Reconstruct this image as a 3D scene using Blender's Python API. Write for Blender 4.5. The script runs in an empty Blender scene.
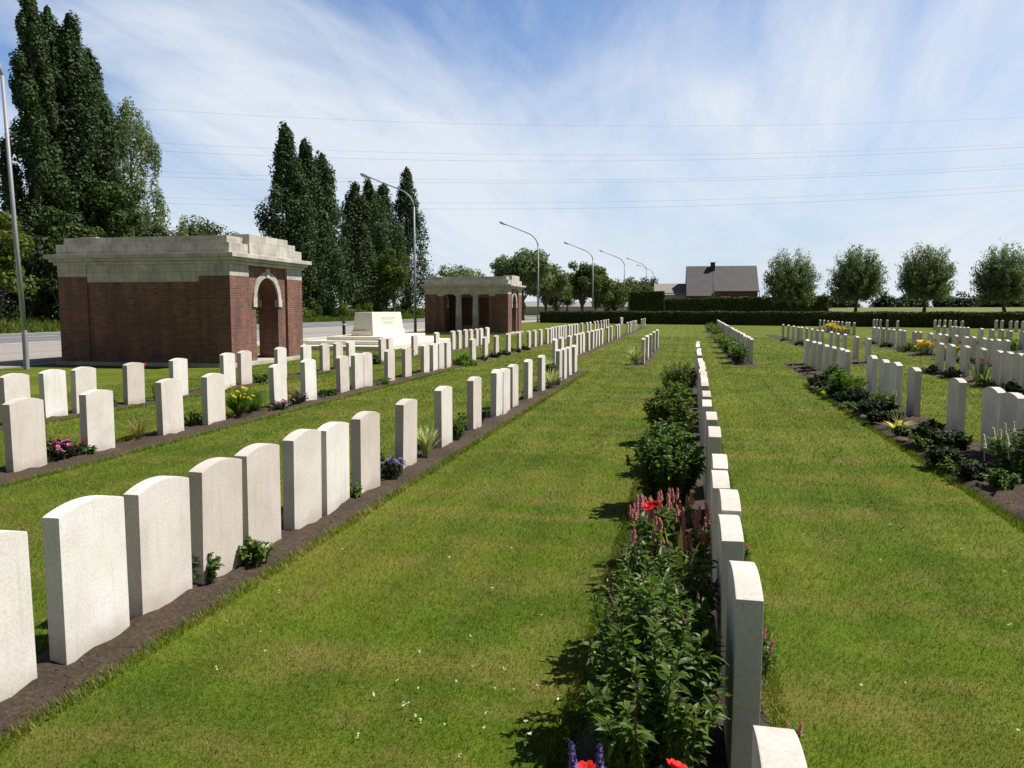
import bpy, bmesh, math, random
import numpy as np
from mathutils import Vector, Matrix

# ------------------------------------------------------------------ camera, sky, sun, exposure
S = bpy.context.scene
COL = S.collection
EYE = 1.55
FPX = 820.0
PITCH = 5.2606
YAW = 12.0643
cam_d = bpy.data.cameras.new('camera')
cam_d.sensor_width = 36.0
cam_d.lens = 36.0 * FPX / 1024.0
cam_d.clip_start = 0.05
cam_d.clip_end = 6000
cam = bpy.data.objects.new('camera', cam_d)
COL.objects.link(cam)
cam.location = (0, 0, EYE)
cam.rotation_euler = (math.radians(90 - PITCH), 0, math.radians(YAW))
S.camera = cam

SUN = Vector((0.62, 0.26, 1.0)).normalized()
SUN_EL = math.asin(SUN.z)
SUN_AZ = math.atan2(SUN.x, SUN.y)
sun_d = bpy.data.lights.new('sun', 'SUN')
sun_d.energy = 5.0
sun_d.angle = math.radians(0.5)
sun_d.color = (1.0, 0.95, 0.88)
sun = bpy.data.objects.new('sun', sun_d)
COL.objects.link(sun)
sun.rotation_euler = SUN.to_track_quat('Z', 'Y').to_euler()
sun.location = (30, 10, 60)

S.view_settings.view_transform = 'Standard'
S.view_settings.look = 'None'
S.view_settings.exposure = 0.40
S.view_settings.gamma = 1.0
S.view_settings.use_curve_mapping = False

W = bpy.data.worlds.new('World')
S.world = W
W.use_nodes = True
nt = W.node_tree
nt.nodes.clear()


def nd(tree, typ, **kw):
    n = tree.nodes.new(typ)
    for k, v in kw.items():
        setattr(n, k, v)
    return n


def math_node(tree, op, a, b=None, clamp=False):
    n = nd(tree, 'ShaderNodeMath', operation=op, use_clamp=clamp)
    for i, v in enumerate((a, b)):
        if v is None:
            continue
        if isinstance(v, (int, float)):
            n.inputs[i].default_value = v
        else:
            tree.links.new(v, n.inputs[i])
    return n.outputs[0]


def mixc(tree, fac, a, b, blend='MIX'):
    n = nd(tree, 'ShaderNodeMix', data_type='RGBA', blend_type=blend)
    for s, v in ((n.inputs[0], fac), (n.inputs[6], a), (n.inputs[7], b)):
        if isinstance(v, (int, float)):
            s.default_value = v
        elif isinstance(v, tuple):
            s.default_value = (*v[:3], 1)
        else:
            tree.links.new(v, s)
    return n.outputs[2]


def ramp(tree, fac, stops):
    n = nd(tree, 'ShaderNodeValToRGB')
    e = n.color_ramp.elements
    while len(e) < len(stops):
        e.new(0.5)
    for el, (p, c) in zip(e, stops):
        el.position = p
        el.color = (c, c, c, 1) if isinstance(c, (int, float)) else (*c[:3], 1)
    tree.links.new(fac, n.inputs[0])
    return n.outputs[0]


def noise(tree, vec, scale, detail=4, rough=0.55, dist=0.0):
    n = nd(tree, 'ShaderNodeTexNoise')
    n.inputs['Scale'].default_value = scale
    n.inputs['Detail'].default_value = detail
    n.inputs['Roughness'].default_value = rough
    n.inputs['Distortion'].default_value = dist
    if vec is not None:
        tree.links.new(vec, n.inputs['Vector'])
    return n.outputs['Fac']


CROT, CX, CY = -45.0, 7.1, 5.2
sky = nd(nt, 'ShaderNodeTexSky', sky_type='NISHITA', sun_disc=False)
sky.sun_elevation = SUN_EL
sky.sun_rotation = SUN_AZ
sky.altitude = 30
sky.air_density = 1.0
sky.dust_density = 0.6
sky.ozone_density = 2.5
tc = nd(nt, 'ShaderNodeTexCoord')
sep = nd(nt, 'ShaderNodeSeparateXYZ')
nt.links.new(tc.outputs['Generated'], sep.inputs[0])
zz = math_node(nt, 'ADD', math_node(nt, 'MAXIMUM', sep.outputs[2], 0.0), 0.15)
px = math_node(nt, 'DIVIDE', sep.outputs[0], zz)
py = math_node(nt, 'DIVIDE', sep.outputs[1], zz)
cmb = nd(nt, 'ShaderNodeCombineXYZ')
nt.links.new(px, cmb.inputs[0])
nt.links.new(py, cmb.inputs[1])
# cirrus streaks run away from the viewer, so in perspective they fan out of the horizon
mp1 = nd(nt, 'ShaderNodeMapping')
mp1.inputs['Rotation'].default_value = (0, 0, math.radians(CROT))
mp1.inputs['Scale'].default_value = (0.95, 0.34, 1.0)
mp1.inputs['Location'].default_value = (CX, CY, 0.0)
nt.links.new(cmb.outputs[0], mp1.inputs[0])
n1 = noise(nt, mp1.outputs[0], 1.0, 10, 0.58, 0.55)
mp2 = nd(nt, 'ShaderNodeMapping')
mp2.inputs['Rotation'].default_value = (0, 0, math.radians(CROT + 14))
mp2.inputs['Scale'].default_value = (3.2, 0.6, 1.0)
mp2.inputs['Location'].default_value = (CX * 2, 0.4, 0.0)
nt.links.new(cmb.outputs[0], mp2.inputs[0])
n2 = noise(nt, mp2.outputs[0], 1.5, 8, 0.65, 0.9)
nsum = math_node(nt, 'ADD', math_node(nt, 'MULTIPLY', n1, 0.82), math_node(nt, 'MULTIPLY', n2, 0.18))
# thicker veil towards the horizon
veil = math_node(nt, 'MULTIPLY', math_node(nt, 'SUBTRACT', 0.36, sep.outputs[2]), 0.42)
cl = math_node(nt, 'ADD', nsum, veil)
clf = ramp(nt, cl, [(0.45, 0.05), (0.57, 0.52), (0.70, 1.0)])
# cirrus kept low and ahead; unseen sky overhead and behind cleared to deepen shade
high = ramp(nt, sep.outputs[2], [(0.40, 1.0), (0.60, 0.05)])
back = math_node(nt, 'ADD', math_node(nt, 'MULTIPLY', sep.outputs[1], 1.4), 0.75, True)
clf = math_node(nt, 'MULTIPLY', math_node(nt, 'MULTIPLY', clf, math_node(nt, 'MULTIPLY', high, back)), 0.92)
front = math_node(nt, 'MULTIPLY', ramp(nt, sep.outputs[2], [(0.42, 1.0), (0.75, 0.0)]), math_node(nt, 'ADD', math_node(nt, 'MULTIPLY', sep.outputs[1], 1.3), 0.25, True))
skyc = mixc(nt, 1.0, sky.outputs[0], mixc(nt, front, (0.50, 0.50, 0.52), (1.60, 1.82, 2.15)), 'MULTIPLY')  # unseen sky behind and overhead dimmed to darken shaded faces, sky ahead brightened
low = ramp(nt, sep.outputs[2], [(0.0, 0.90), (0.22, 0.0)])
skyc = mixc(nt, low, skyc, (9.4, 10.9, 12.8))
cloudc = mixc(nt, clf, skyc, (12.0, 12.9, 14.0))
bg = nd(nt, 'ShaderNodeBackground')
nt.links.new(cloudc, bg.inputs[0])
bg.inputs[1].default_value = 0.05
wo = nd(nt, 'ShaderNodeOutputWorld')
nt.links.new(bg.outputs[0], wo.inputs[0])

RNG = np.random.default_rng(11)
random.seed(5)

# ------------------------------------------------------------------ projection helpers (pixel of the photograph -> place)
_p, _y = math.radians(PITCH), math.radians(YAW)
FW = np.array([-math.sin(_y) * math.cos(_p), math.cos(_y) * math.cos(_p), -math.sin(_p)])
RT = np.array([math.cos(_y), math.sin(_y), 0.0])
DN = np.cross(FW, RT)
EYEP = np.array([0, 0, EYE])


def at_depth(x, y, d):
    return EYEP + (FW + RT * (x - 512) / FPX + DN * (y - 384) / FPX) * d


def at_ground(x, y, z=0.0):
    r = FW + RT * (x - 512) / FPX + DN * (y - 384) / FPX
    return EYEP + r * (z - EYE) / r[2]


# ------------------------------------------------------------------ materials
def newmat(name):
    m = bpy.data.materials.new(name)
    m.use_nodes = True
    t = m.node_tree
    b = t.nodes['Principled BSDF']
    return m, t, b


def setc(t, b, key, v):
    s = b.inputs[key]
    if isinstance(v, (int, float)):
        s.default_value = v
    elif isinstance(v, tuple):
        s.default_value = (*v[:3], 1)
    else:
        t.links.new(v, s)


def bump(t, b, h, strength, dist=0.01):
    n = nd(t, 'ShaderNodeBump')
    n.inputs['Strength'].default_value = strength
    n.inputs['Distance'].default_value = dist
    t.links.new(h, n.inputs['Height'])
    t.links.new(n.outputs[0], b.inputs['Normal'])


def plain(name, c, rough=0.6, metal=0.0, var=0.12, scale=6.0):
    m, t, b = newmat(name)
    co = nd(t, 'ShaderNodeTexCoord').outputs['Object']
    f = noise(t, co, scale, 5)
    lo = tuple(v * (1 - var) for v in c)
    hi = tuple(min(1, v * (1 + var)) for v in c)
    setc(t, b, 'Base Color', ramp(t, f, [(0.3, lo), (0.7, hi)]))
    setc(t, b, 'Roughness', rough)
    setc(t, b, 'Metallic', metal)
    bump(t, b, f, 0.15, 0.01)
    return m


def leafmat(name, c1, c2, trans=0.25, c3=None, rough=0.6):
    m, t, b = newmat(name)
    g = nd(t, 'ShaderNodeNewGeometry')
    stops = [(0.0, c1), (0.75, c2)] + ([(1.0, c3)] if c3 else [])
    c = ramp(t, g.outputs['Random Per Island'], stops)
    co = nd(t, 'ShaderNodeTexCoord').outputs['Object']
    f = noise(t, co, 0.9, 2)
    c = mixc(t, 1.0, c, ramp(t, f, [(0.3, (0.8, 0.86, 0.8)), (0.7, (1.15, 1.1, 0.95))]), 'MULTIPLY')
    setc(t, b, 'Base Color', c)
    setc(t, b, 'Roughness', rough)
    b.inputs['Specular IOR Level'].default_value = 0.18
    tr = nd(t, 'ShaderNodeBsdfTranslucent')
    tc_ = mixc(t, 1.0, c, (1.3, 1.5, 0.6), 'MULTIPLY')
    t.links.new(tc_, tr.inputs[0])
    mx = nd(t, 'ShaderNodeMixShader')
    mx.inputs[0].default_value = trans
    t.links.new(b.outputs[0], mx.inputs[1])
    t.links.new(tr.outputs[0], mx.inputs[2])
    t.links.new(mx.outputs[0], t.nodes['Material Output'].inputs[0])
    return m


def headstone_mat():
    m, t, b = newmat('portland_stone')
    co = nd(t, 'ShaderNodeTexCoord').outputs['Object']
    oi = nd(t, 'ShaderNodeObjectInfo')
    rnd = oi.outputs['Random']
    off = nd(t, 'ShaderNodeVectorMath', operation='ADD')
    t.links.new(co, off.inputs[0])
    sc = nd(t, 'ShaderNodeVectorMath', operation='SCALE')
    t.links.new(oi.outputs['Location'], sc.inputs[0])
    sc.inputs['Scale'].default_value = 1.7
    t.links.new(sc.outputs[0], off.inputs[1])
    v = off.outputs[0]
    base = ramp(t, rnd, [(0.0, (0.60, 0.54, 0.49)), (0.35, (0.66, 0.61, 0.56)), (0.7, (0.70, 0.665, 0.615)), (1.0, (0.78, 0.76, 0.72))])
    big = noise(t, v, 3.5, 6, 0.6)
    c = mixc(t, 1.0, base, ramp(t, big, [(0.25, (0.84, 0.81, 0.78)), (0.65, (1.04, 1.03, 1.02))]), 'MULTIPLY')
    fine = noise(t, v, 85, 3, 0.7)
    speck = ramp(t, fine, [(0.30, (0.80, 0.76, 0.73)), (0.50, (1.0, 1.0, 1.0)), (0.72, (1.06, 1.06, 1.06))])
    c = mixc(t, 0.8, c, mixc(t, 1.0, c, speck, 'MULTIPLY'))
    li = ramp(t, noise(t, v, 7.0, 7, 0.72), [(0.56, 0.0), (0.70, 0.32)])
    c = mixc(t, li, c, (0.42, 0.41, 0.37))
    # rain streaks and a soil-splashed, greenish foot
    mp = nd(t, 'ShaderNodeMapping')
    mp.inputs['Scale'].default_value = (16, 16, 1.0)
    t.links.new(v, mp.inputs[0])
    st = ramp(t, noise(t, mp.outputs[0], 1.6, 4), [(0.52, 0.0), (0.75, 0.30)])
    c = mixc(t, st, c, (0.40, 0.37, 0.32))
    s3 = nd(t, 'ShaderNodeSeparateXYZ')
    t.links.new(co, s3.inputs[0])
    foot = math_node(t, 'ADD', s3.outputs[2], math_node(t, 'MULTIPLY', big, 0.16))
    ff = ramp(t, foot, [(0.07, 0.55), (0.20, 0.0)])
    c = mixc(t, ff, c, (0.30, 0.26, 0.18))
    setc(t, b, 'Base Color', c)
    setc(t, b, 'Roughness', 0.85)
    b.inputs['Specular IOR Level'].default_value = 0.2
    bump(t, b, fine, 0.25, 0.004)
    return m


def ashlar_mat(name, c, dirt=0.5, wscale=0.75, rows=0.28):
    m, t, b = newmat(name)
    co = nd(t, 'ShaderNodeTexCoord').outputs['Object']
    s3 = nd(t, 'ShaderNodeSeparateXYZ')
    t.links.new(co, s3.inputs[0])
    cb = nd(t, 'ShaderNodeCombineXYZ')
    t.links.new(math_node(t, 'ADD', s3.outputs[0], s3.outputs[1]), cb.inputs[0])
    t.links.new(s3.outputs[2], cb.inputs[1])
    br = nd(t, 'ShaderNodeTexBrick')
    t.links.new(cb.outputs[0], br.inputs['Vector'])
    br.inputs['Scale'].default_value = 1.0
    br.inputs['Brick Width'].default_value = wscale
    br.inputs['Row Height'].default_value = rows
    br.inputs['Mortar Size'].default_value = 0.005
    br.inputs['Color1'].default_value = (*[v * 0.93 for v in c], 1)
    br.inputs['Color2'].default_value = (*[min(1, v * 1.05) for v in c], 1)
    br.inputs['Mortar'].default_value = (*[v * 0.55 for v in c], 1)
    f = noise(t, co, 1.6, 7, 0.65)
    cc = mixc(t, 1.0, br.outputs[0], ramp(t, f, [(0.3, (1 - dirt * 0.6, 1 - dirt * 0.6, 1 - dirt * 0.62)), (0.65, (1.05, 1.04, 1.02))]), 'MULTIPLY')
    mp = nd(t, 'ShaderNodeMapping')
    mp.inputs['Scale'].default_value = (6, 6, 0.6)
    t.links.new(co, mp.inputs[0])
    st = ramp(t, noise(t, mp.outputs[0], 1.5, 5), [(0.5, 0.0), (0.72, dirt * 0.7)])
    cc = mixc(t, st, cc, (0.16, 0.15, 0.13))
    setc(t, b, 'Base Color', cc)
    setc(t, b, 'Roughness', 0.88)
    bump(t, b, f, 0.2, 0.01)
    return m


def brick_mat(name, c1, c2, mortar, w=0.19, r=0.062):
    m, t, b = newmat(name)
    co = nd(t, 'ShaderNodeTexCoord').outputs['Object']
    s3 = nd(t, 'ShaderNodeSeparateXYZ')
    t.links.new(co, s3.inputs[0])
    cb = nd(t, 'ShaderNodeCombineXYZ')
    t.links.new(math_node(t, 'ADD', s3.outputs[0], s3.outputs[1]), cb.inputs[0])
    t.links.new(s3.outputs[2], cb.inputs[1])
    br = nd(t, 'ShaderNodeTexBrick')
    t.links.new(cb.outputs[0], br.inputs['Vector'])
    br.inputs['Scale'].default_value = 1.0
    br.inputs['Brick Width'].default_value = w
    br.inputs['Row Height'].default_value = r
    br.inputs['Mortar Size'].default_value = 0.007
    br.inputs['Mortar Smooth'].default_value = 0.2
    br.inputs['Bias'].default_value = -0.1
    br.inputs['Color1'].default_value = (*c1, 1)
    br.inputs['Color2'].default_value = (*c2, 1)
    br.inputs['Mortar'].default_value = (*mortar, 1)
    f = noise(t, co, 1.3, 6, 0.65)
    cc = mixc(t, 1.0, br.outputs[0], ramp(t, f, [(0.3, (0.72, 0.70, 0.70)), (0.7, (1.15, 1.1, 1.08))]), 'MULTIPLY')
    # soot and damp: patches and runs under the stonework
    mp = nd(t, 'ShaderNodeMapping')
    mp.inputs['Scale'].default_value = (3.5, 3.5, 0.45)
    t.links.new(co, mp.inputs[0])
    so = ramp(t, noise(t, mp.outputs[0], 1.2, 6, 0.65), [(0.42, 0.0), (0.68, 0.60)])
    cc = mixc(t, so, cc, (0.055, 0.040, 0.038))
    ef = ramp(t, noise(t, co, 2.1, 6, 0.7), [(0.60, 0.0), (0.75, 0.28)])
    cc = mixc(t, ef, cc, (0.36, 0.31, 0.27))
    setc(t, b, 'Base Color', cc)
    setc(t, b, 'Roughness', 0.85)
    bump(t, b, br.outputs['Fac'], -0.5, 0.006)
    return m


def turf_color(t):
    """colour of the lawn by place: mown stripes, dry patches, field beyond the hedge"""
    pos = nd(t, 'ShaderNodeNewGeometry').outputs['Position']
    a = noise(t, pos, 0.55, 6, 0.6)
    c = ramp(t, a, [(0.30, (0.060, 0.108, 0.008)), (0.50, (0.104, 0.152, 0.012)), (0.68, (0.162, 0.182, 0.024))])
    mp = nd(t, 'ShaderNodeMapping')
    mp.inputs['Rotation'].default_value = (0, 0, math.radians(4))
    mp.inputs['Scale'].default_value = (0.25, 2.6, 1)
    t.links.new(pos, mp.inputs[0])
    s = noise(t, mp.outputs[0], 0.8, 5, 0.6)
    c = mixc(t, ramp(t, s, [(0.47, 0.0), (0.70, 0.60)]), c, (0.200, 0.165, 0.050))
    # mower passes along the rows
    wv = nd(t, 'ShaderNodeTexWave', wave_type='BANDS', bands_direction='X')
    wv.inputs['Scale'].default_value = 0.62
    wv.inputs['Distortion'].default_value = 1.2
    wv.inputs['Detail Scale'].default_value = 0.4
    wv.inputs['Detail'].default_value = 2
    t.links.new(pos, wv.inputs['Vector'])
    c = mixc(t, 1.0, c, ramp(t, wv.outputs['Fac'], [(0.2, (0.93, 0.94, 0.93)), (0.8, (1.07, 1.06, 1.06))]), 'MULTIPLY')
    p = noise(t, pos, 2.6, 5, 0.6)
    c = mixc(t, ramp(t, p, [(0.51, 0.0), (0.70, 0.50)]), c, (0.225, 0.172, 0.066))
    return c, pos


def turf_mat():
    m, t, b = newmat('mown_turf')
    c, pos = turf_color(t)
    fine = noise(t, pos, 42, 4, 0.75)
    c = mixc(t, 1.0, c, ramp(t, fine, [(0.28, (0.55, 0.60, 0.46)), (0.7, (1.14, 1.10, 1.04))]), 'MULTIPLY')
    s3 = nd(t, 'ShaderNodeSeparateXYZ')
    t.links.new(pos, s3.inputs[0])
    # field of pale ripening crop beyond the hedge line
    d = math_node(t, 'ADD', math_node(t, 'MULTIPLY', s3.outputs[0], 0.42), math_node(t, 'MULTIPLY', math_node(t, 'SUBTRACT', s3.outputs[1], 81.3), 0.908))
    ff = math_node(t, 'MULTIPLY', math_node(t, 'SUBTRACT', d, 1.0), 0.2, True)
    fld = ramp(t, noise(t, pos, 0.12, 5), [(0.3, (0.12, 0.135, 0.04)), (0.7, (0.20, 0.19, 0.075))])
    c = mixc(t, ff, c, fld)
    # rough grass on the bank across the road
    bk = math_node(t, 'MULTIPLY', math_node(t, 'SUBTRACT', -39.5, s3.outputs[0]), 0.8, True)
    rg = ramp(t, noise(t, pos, 0.7, 6, 0.7), [(0.3, (0.07, 0.13, 0.016)), (0.6, (0.13, 0.17, 0.03)), (0.75, (0.22, 0.17, 0.07))])
    c = mixc(t, bk, c, rg)
    setc(t, b, 'Base Color', c)
    setc(t, b, 'Roughness', 0.9)
    b.inputs['Specular IOR Level'].default_value = 0.1
    bump(t, b, fine, 0.5, 0.02)
    return m


def blade_mat():
    m, t, b = newmat('grass_blade')
    c, pos = turf_color(t)
    r = nd(t, 'ShaderNodeNewGeometry').outputs['Random Per Island']
    c = mixc(t, 1.0, c, ramp(t, r, [(0.0, (0.62, 0.70, 0.55)), (0.5, (1.08, 1.14, 0.95)), (0.86, (1.4, 1.4, 1.2)), (0.88, (2.0, 1.6, 2.2)), (1.0, (2.4, 1.9, 2.8))]), 'MULTIPLY')
    setc(t, b, 'Base Color', c)
    setc(t, b, 'Roughness', 0.55)
    b.inputs['Specular IOR Level'].default_value = 0.3
    tr = nd(t, 'ShaderNodeBsdfTranslucent')
    t.links.new(mixc(t, 1.0, c, (1.2, 1.4, 0.6), 'MULTIPLY'), tr.inputs[0])
    mx = nd(t, 'ShaderNodeMixShader')
    mx.inputs[0].default_value = 0.3
    t.links.new(b.outputs[0], mx.inputs[1])
    t.links.new(tr.outputs[0], mx.inputs[2])
    t.links.new(mx.outputs[0], t.nodes['Material Output'].inputs[0])
    return m


def soil_mat():
    m, t, b = newmat('bed_soil')
    pos = nd(t, 'ShaderNodeNewGeometry').outputs['Position']
    f = noise(t, pos, 38, 6, 0.75)
    g = noise(t, pos, 3, 4)
    c = ramp(t, f, [(0.3, (0.022, 0.014, 0.008)), (0.55, (0.070, 0.046, 0.027)), (0.75, (0.17, 0.12, 0.075))])
    c = mixc(t, 1.0, c, ramp(t, g, [(0.3, (0.75, 0.75, 0.75)), (0.7, (1.2, 1.15, 1.1))]), 'MULTIPLY')
    setc(t, b, 'Base Color', c)
    setc(t, b, 'Roughness', 0.95)
    bump(t, b, f, 1.0, 0.02)
    return m


def asphalt_mat(name, c, sc=30):
    m, t, b = newmat(name)
    pos = nd(t, 'ShaderNodeNewGeometry').outputs['Position']
    f = noise(t, pos, sc, 5, 0.7)
    mp = nd(t, 'ShaderNodeMapping')
    mp.inputs['Scale'].default_value = (1.2, 0.06, 1)
    t.links.new(pos, mp.inputs[0])
    g = noise(t, mp.outputs[0], 1.0, 5)
    cc = ramp(t, f, [(0.3, tuple(v * 0.8 for v in c)), (0.7, tuple(v * 1.2 for v in c))])
    cc = mixc(t, 1.0, cc, ramp(t, g, [(0.3, (0.75, 0.75, 0.76)), (0.7, (1.2, 1.2, 1.2))]), 'MULTIPLY')
    setc(t, b, 'Base Color', cc)
    setc(t, b, 'Roughness', 0.85)
    return m


def slate_mat():
    m, t, b = newmat('grey_slate')
    co = nd(t, 'ShaderNodeTexCoord').outputs['Object']
    s3 = nd(t, 'ShaderNodeSeparateXYZ')
    t.links.new(co, s3.inputs[0])
    cb = nd(t, 'ShaderNodeCombineXYZ')
    t.links.new(s3.outputs[0], cb.inputs[0])
    t.links.new(s3.outputs[2], cb.inputs[1])
    br = nd(t, 'ShaderNodeTexBrick')
    t.links.new(cb.outputs[0], br.inputs['Vector'])
    br.inputs['Scale'].default_value = 1.0
    br.inputs['Brick Width'].default_value = 0.33
    br.inputs['Row Height'].default_value = 0.22
    br.inputs['Mortar Size'].default_value = 0.02
    br.inputs['Color1'].default_value = (0.072, 0.069, 0.070, 1)
    br.inputs['Color2'].default_value = (0.095, 0.090, 0.090, 1)
    br.inputs['Mortar'].default_value = (0.06, 0.058, 0.06, 1)
    f = noise(t, co, 0.8, 5)
    c = mixc(t, 1.0, br.outputs[0], ramp(t, f, [(0.3, (0.85, 0.85, 0.85)), (0.7, (1.12, 1.1, 1.1))]), 'MULTIPLY')
    setc(t, b, 'Base Color', c)
    setc(t, b, 'Roughness', 0.7)
    return m


M = {}
M['stone'] = headstone_mat()
M['ashlar'] = ashlar_mat('portland_ashlar', (0.56, 0.525, 0.465), 0.72)
M['altar'] = ashlar_mat('white_stone', (0.74, 0.70, 0.60), 0.10, 3.0, 0.9)
M['brick'] = brick_mat('red_brick', (0.27, 0.092, 0.050), (0.12, 0.048, 0.036), (0.23, 0.20, 0.165))
M['turf'] = turf_mat()
M['blade'] = blade_mat()
M['soil'] = soil_mat()
M['asphalt'] = asphalt_mat('asphalt', (0.16, 0.16, 0.165))
M['concrete'] = asphalt_mat('pale_paving', (0.30, 0.275, 0.24), 12)
M['paint'] = plain('road_paint', (0.75, 0.75, 0.73), 0.7)
M['kerb'] = plain('kerb_stone', (0.55, 0.53, 0.49), 0.8)
M['steel'] = plain('galvanised_steel', (0.30, 0.30, 0.32), 0.6, 0.2, 0.1, 3)
M['lamp_grey'] = plain('lamp_housing', (0.35, 0.36, 0.38), 0.5, 0.2)
M['lens'] = plain('lamp_lens', (0.7, 0.7, 0.68), 0.2)
M['black'] = plain('black_paint', (0.02, 0.02, 0.02), 0.5)
M['bark'] = plain('bark', (0.10, 0.08, 0.06), 0.95, 0, 0.4, 5)
M['slate'] = slate_mat()
M['hbrick'] = brick_mat('house_brick', (0.20, 0.055, 0.045), (0.14, 0.04, 0.035), (0.2, 0.16, 0.14), 0.22, 0.075)
M['render'] = plain('pale_render', (0.45, 0.42, 0.38), 0.9)
M['zinc'] = plain('annex_roof', (0.27, 0.255, 0.24), 0.8)
M['wire'] = plain('power_wire', (0.36, 0.39, 0.43), 0.6)
M['white'] = plain('white_trim', (0.75, 0.75, 0.74), 0.6)
M['glass'] = plain('window_glass', (0.03, 0.035, 0.04), 0.1)
M['rock'] = plain('brown_clod', (0.11, 0.082, 0.058), 0.95, 0, 0.35, 12)
M['stem'] = plain('green_stem', (0.07, 0.11, 0.03), 0.6)
M['poplar'] = leafmat('poplar_leaf', (0.028, 0.052, 0.018), (0.052, 0.086, 0.032), 0.22, (0.075, 0.11, 0.05))
M['broad'] = leafmat('broadleaf', (0.026, 0.052, 0.013), (0.065, 0.105, 0.026), 0.25, (0.09, 0.13, 0.04))
M['dark'] = leafmat('dark_leaf', (0.014, 0.028, 0.010), (0.036, 0.060, 0.020), 0.15)
M['yellowgreen'] = leafmat('yellow_green_leaf', (0.07, 0.10, 0.015), (0.14, 0.165, 0.03), 0.3)
M['lime'] = leafmat('lime_leaf', (0.05, 0.085, 0.012), (0.115, 0.155, 0.025), 0.3)
M['bud'] = leafmat('dull_bud', (0.12, 0.055, 0.07), (0.26, 0.13, 0.15), 0.15)
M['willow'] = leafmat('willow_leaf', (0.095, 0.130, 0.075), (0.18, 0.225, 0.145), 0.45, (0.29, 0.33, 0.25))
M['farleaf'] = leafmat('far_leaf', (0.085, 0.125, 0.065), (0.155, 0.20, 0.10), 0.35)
M['midleaf'] = leafmat('mid_green_leaf', (0.055, 0.090, 0.030), (0.11, 0.155, 0.055), 0.35)
M['hedge'] = leafmat('hedge_leaf', (0.028, 0.050, 0.014), (0.065, 0.100, 0.026), 0.22, (0.10, 0.12, 0.04))
M['herb'] = leafmat('herb_leaf', (0.058, 0.105, 0.024), (0.125, 0.19, 0.048), 0.42, (0.20, 0.26, 0.10), 0.38)
M['leaf_b'] = leafmat('deep_herb_leaf', (0.052, 0.098, 0.024), (0.115, 0.18, 0.048), 0.42, (0.19, 0.25, 0.10), 0.42)
M['leaf_c'] = leafmat('olive_herb_leaf', (0.070, 0.110, 0.026), (0.145, 0.195, 0.055), 0.38, (0.23, 0.27, 0.12), 0.5)
M['bright'] = leafmat('bright_leaf', (0.07, 0.14, 0.018), (0.13, 0.22, 0.035), 0.35)
M['tallgrass'] = leafmat('rough_grass', (0.07, 0.12, 0.018), (0.13, 0.17, 0.035), 0.3, (0.24, 0.20, 0.09))
M['straw'] = leafmat('dry_leaf', (0.20, 0.15, 0.06), (0.30, 0.26, 0.10), 0.3)
M['cream'] = leafmat('cream_striped_leaf', (0.40, 0.42, 0.24), (0.62, 0.62, 0.42), 0.25)
M['hosta'] = leafmat('yellow_hosta_leaf', (0.55, 0.47, 0.10), (0.70, 0.62, 0.22), 0.25)
M['red'] = leafmat('red_petal', (0.62, 0.012, 0.015), (0.80, 0.04, 0.03), 0.25)
M['pink'] = leafmat('pink_petal', (0.52, 0.16, 0.23), (0.74, 0.38, 0.43), 0.3)
M['magenta'] = leafmat('magenta_petal', (0.50, 0.06, 0.34), (0.70, 0.20, 0.52), 0.2)
M['purple'] = leafmat('purple_petal', (0.12, 0.08, 0.34), (0.24, 0.17, 0.50), 0.15)
M['yellow'] = leafmat('yellow_petal', (0.65, 0.40, 0.03), (0.80, 0.60, 0.10), 0.25)
M['whitepetal'] = leafmat('white_petal', (0.62, 0.58, 0.50), (0.78, 0.76, 0.70), 0.2)


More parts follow.
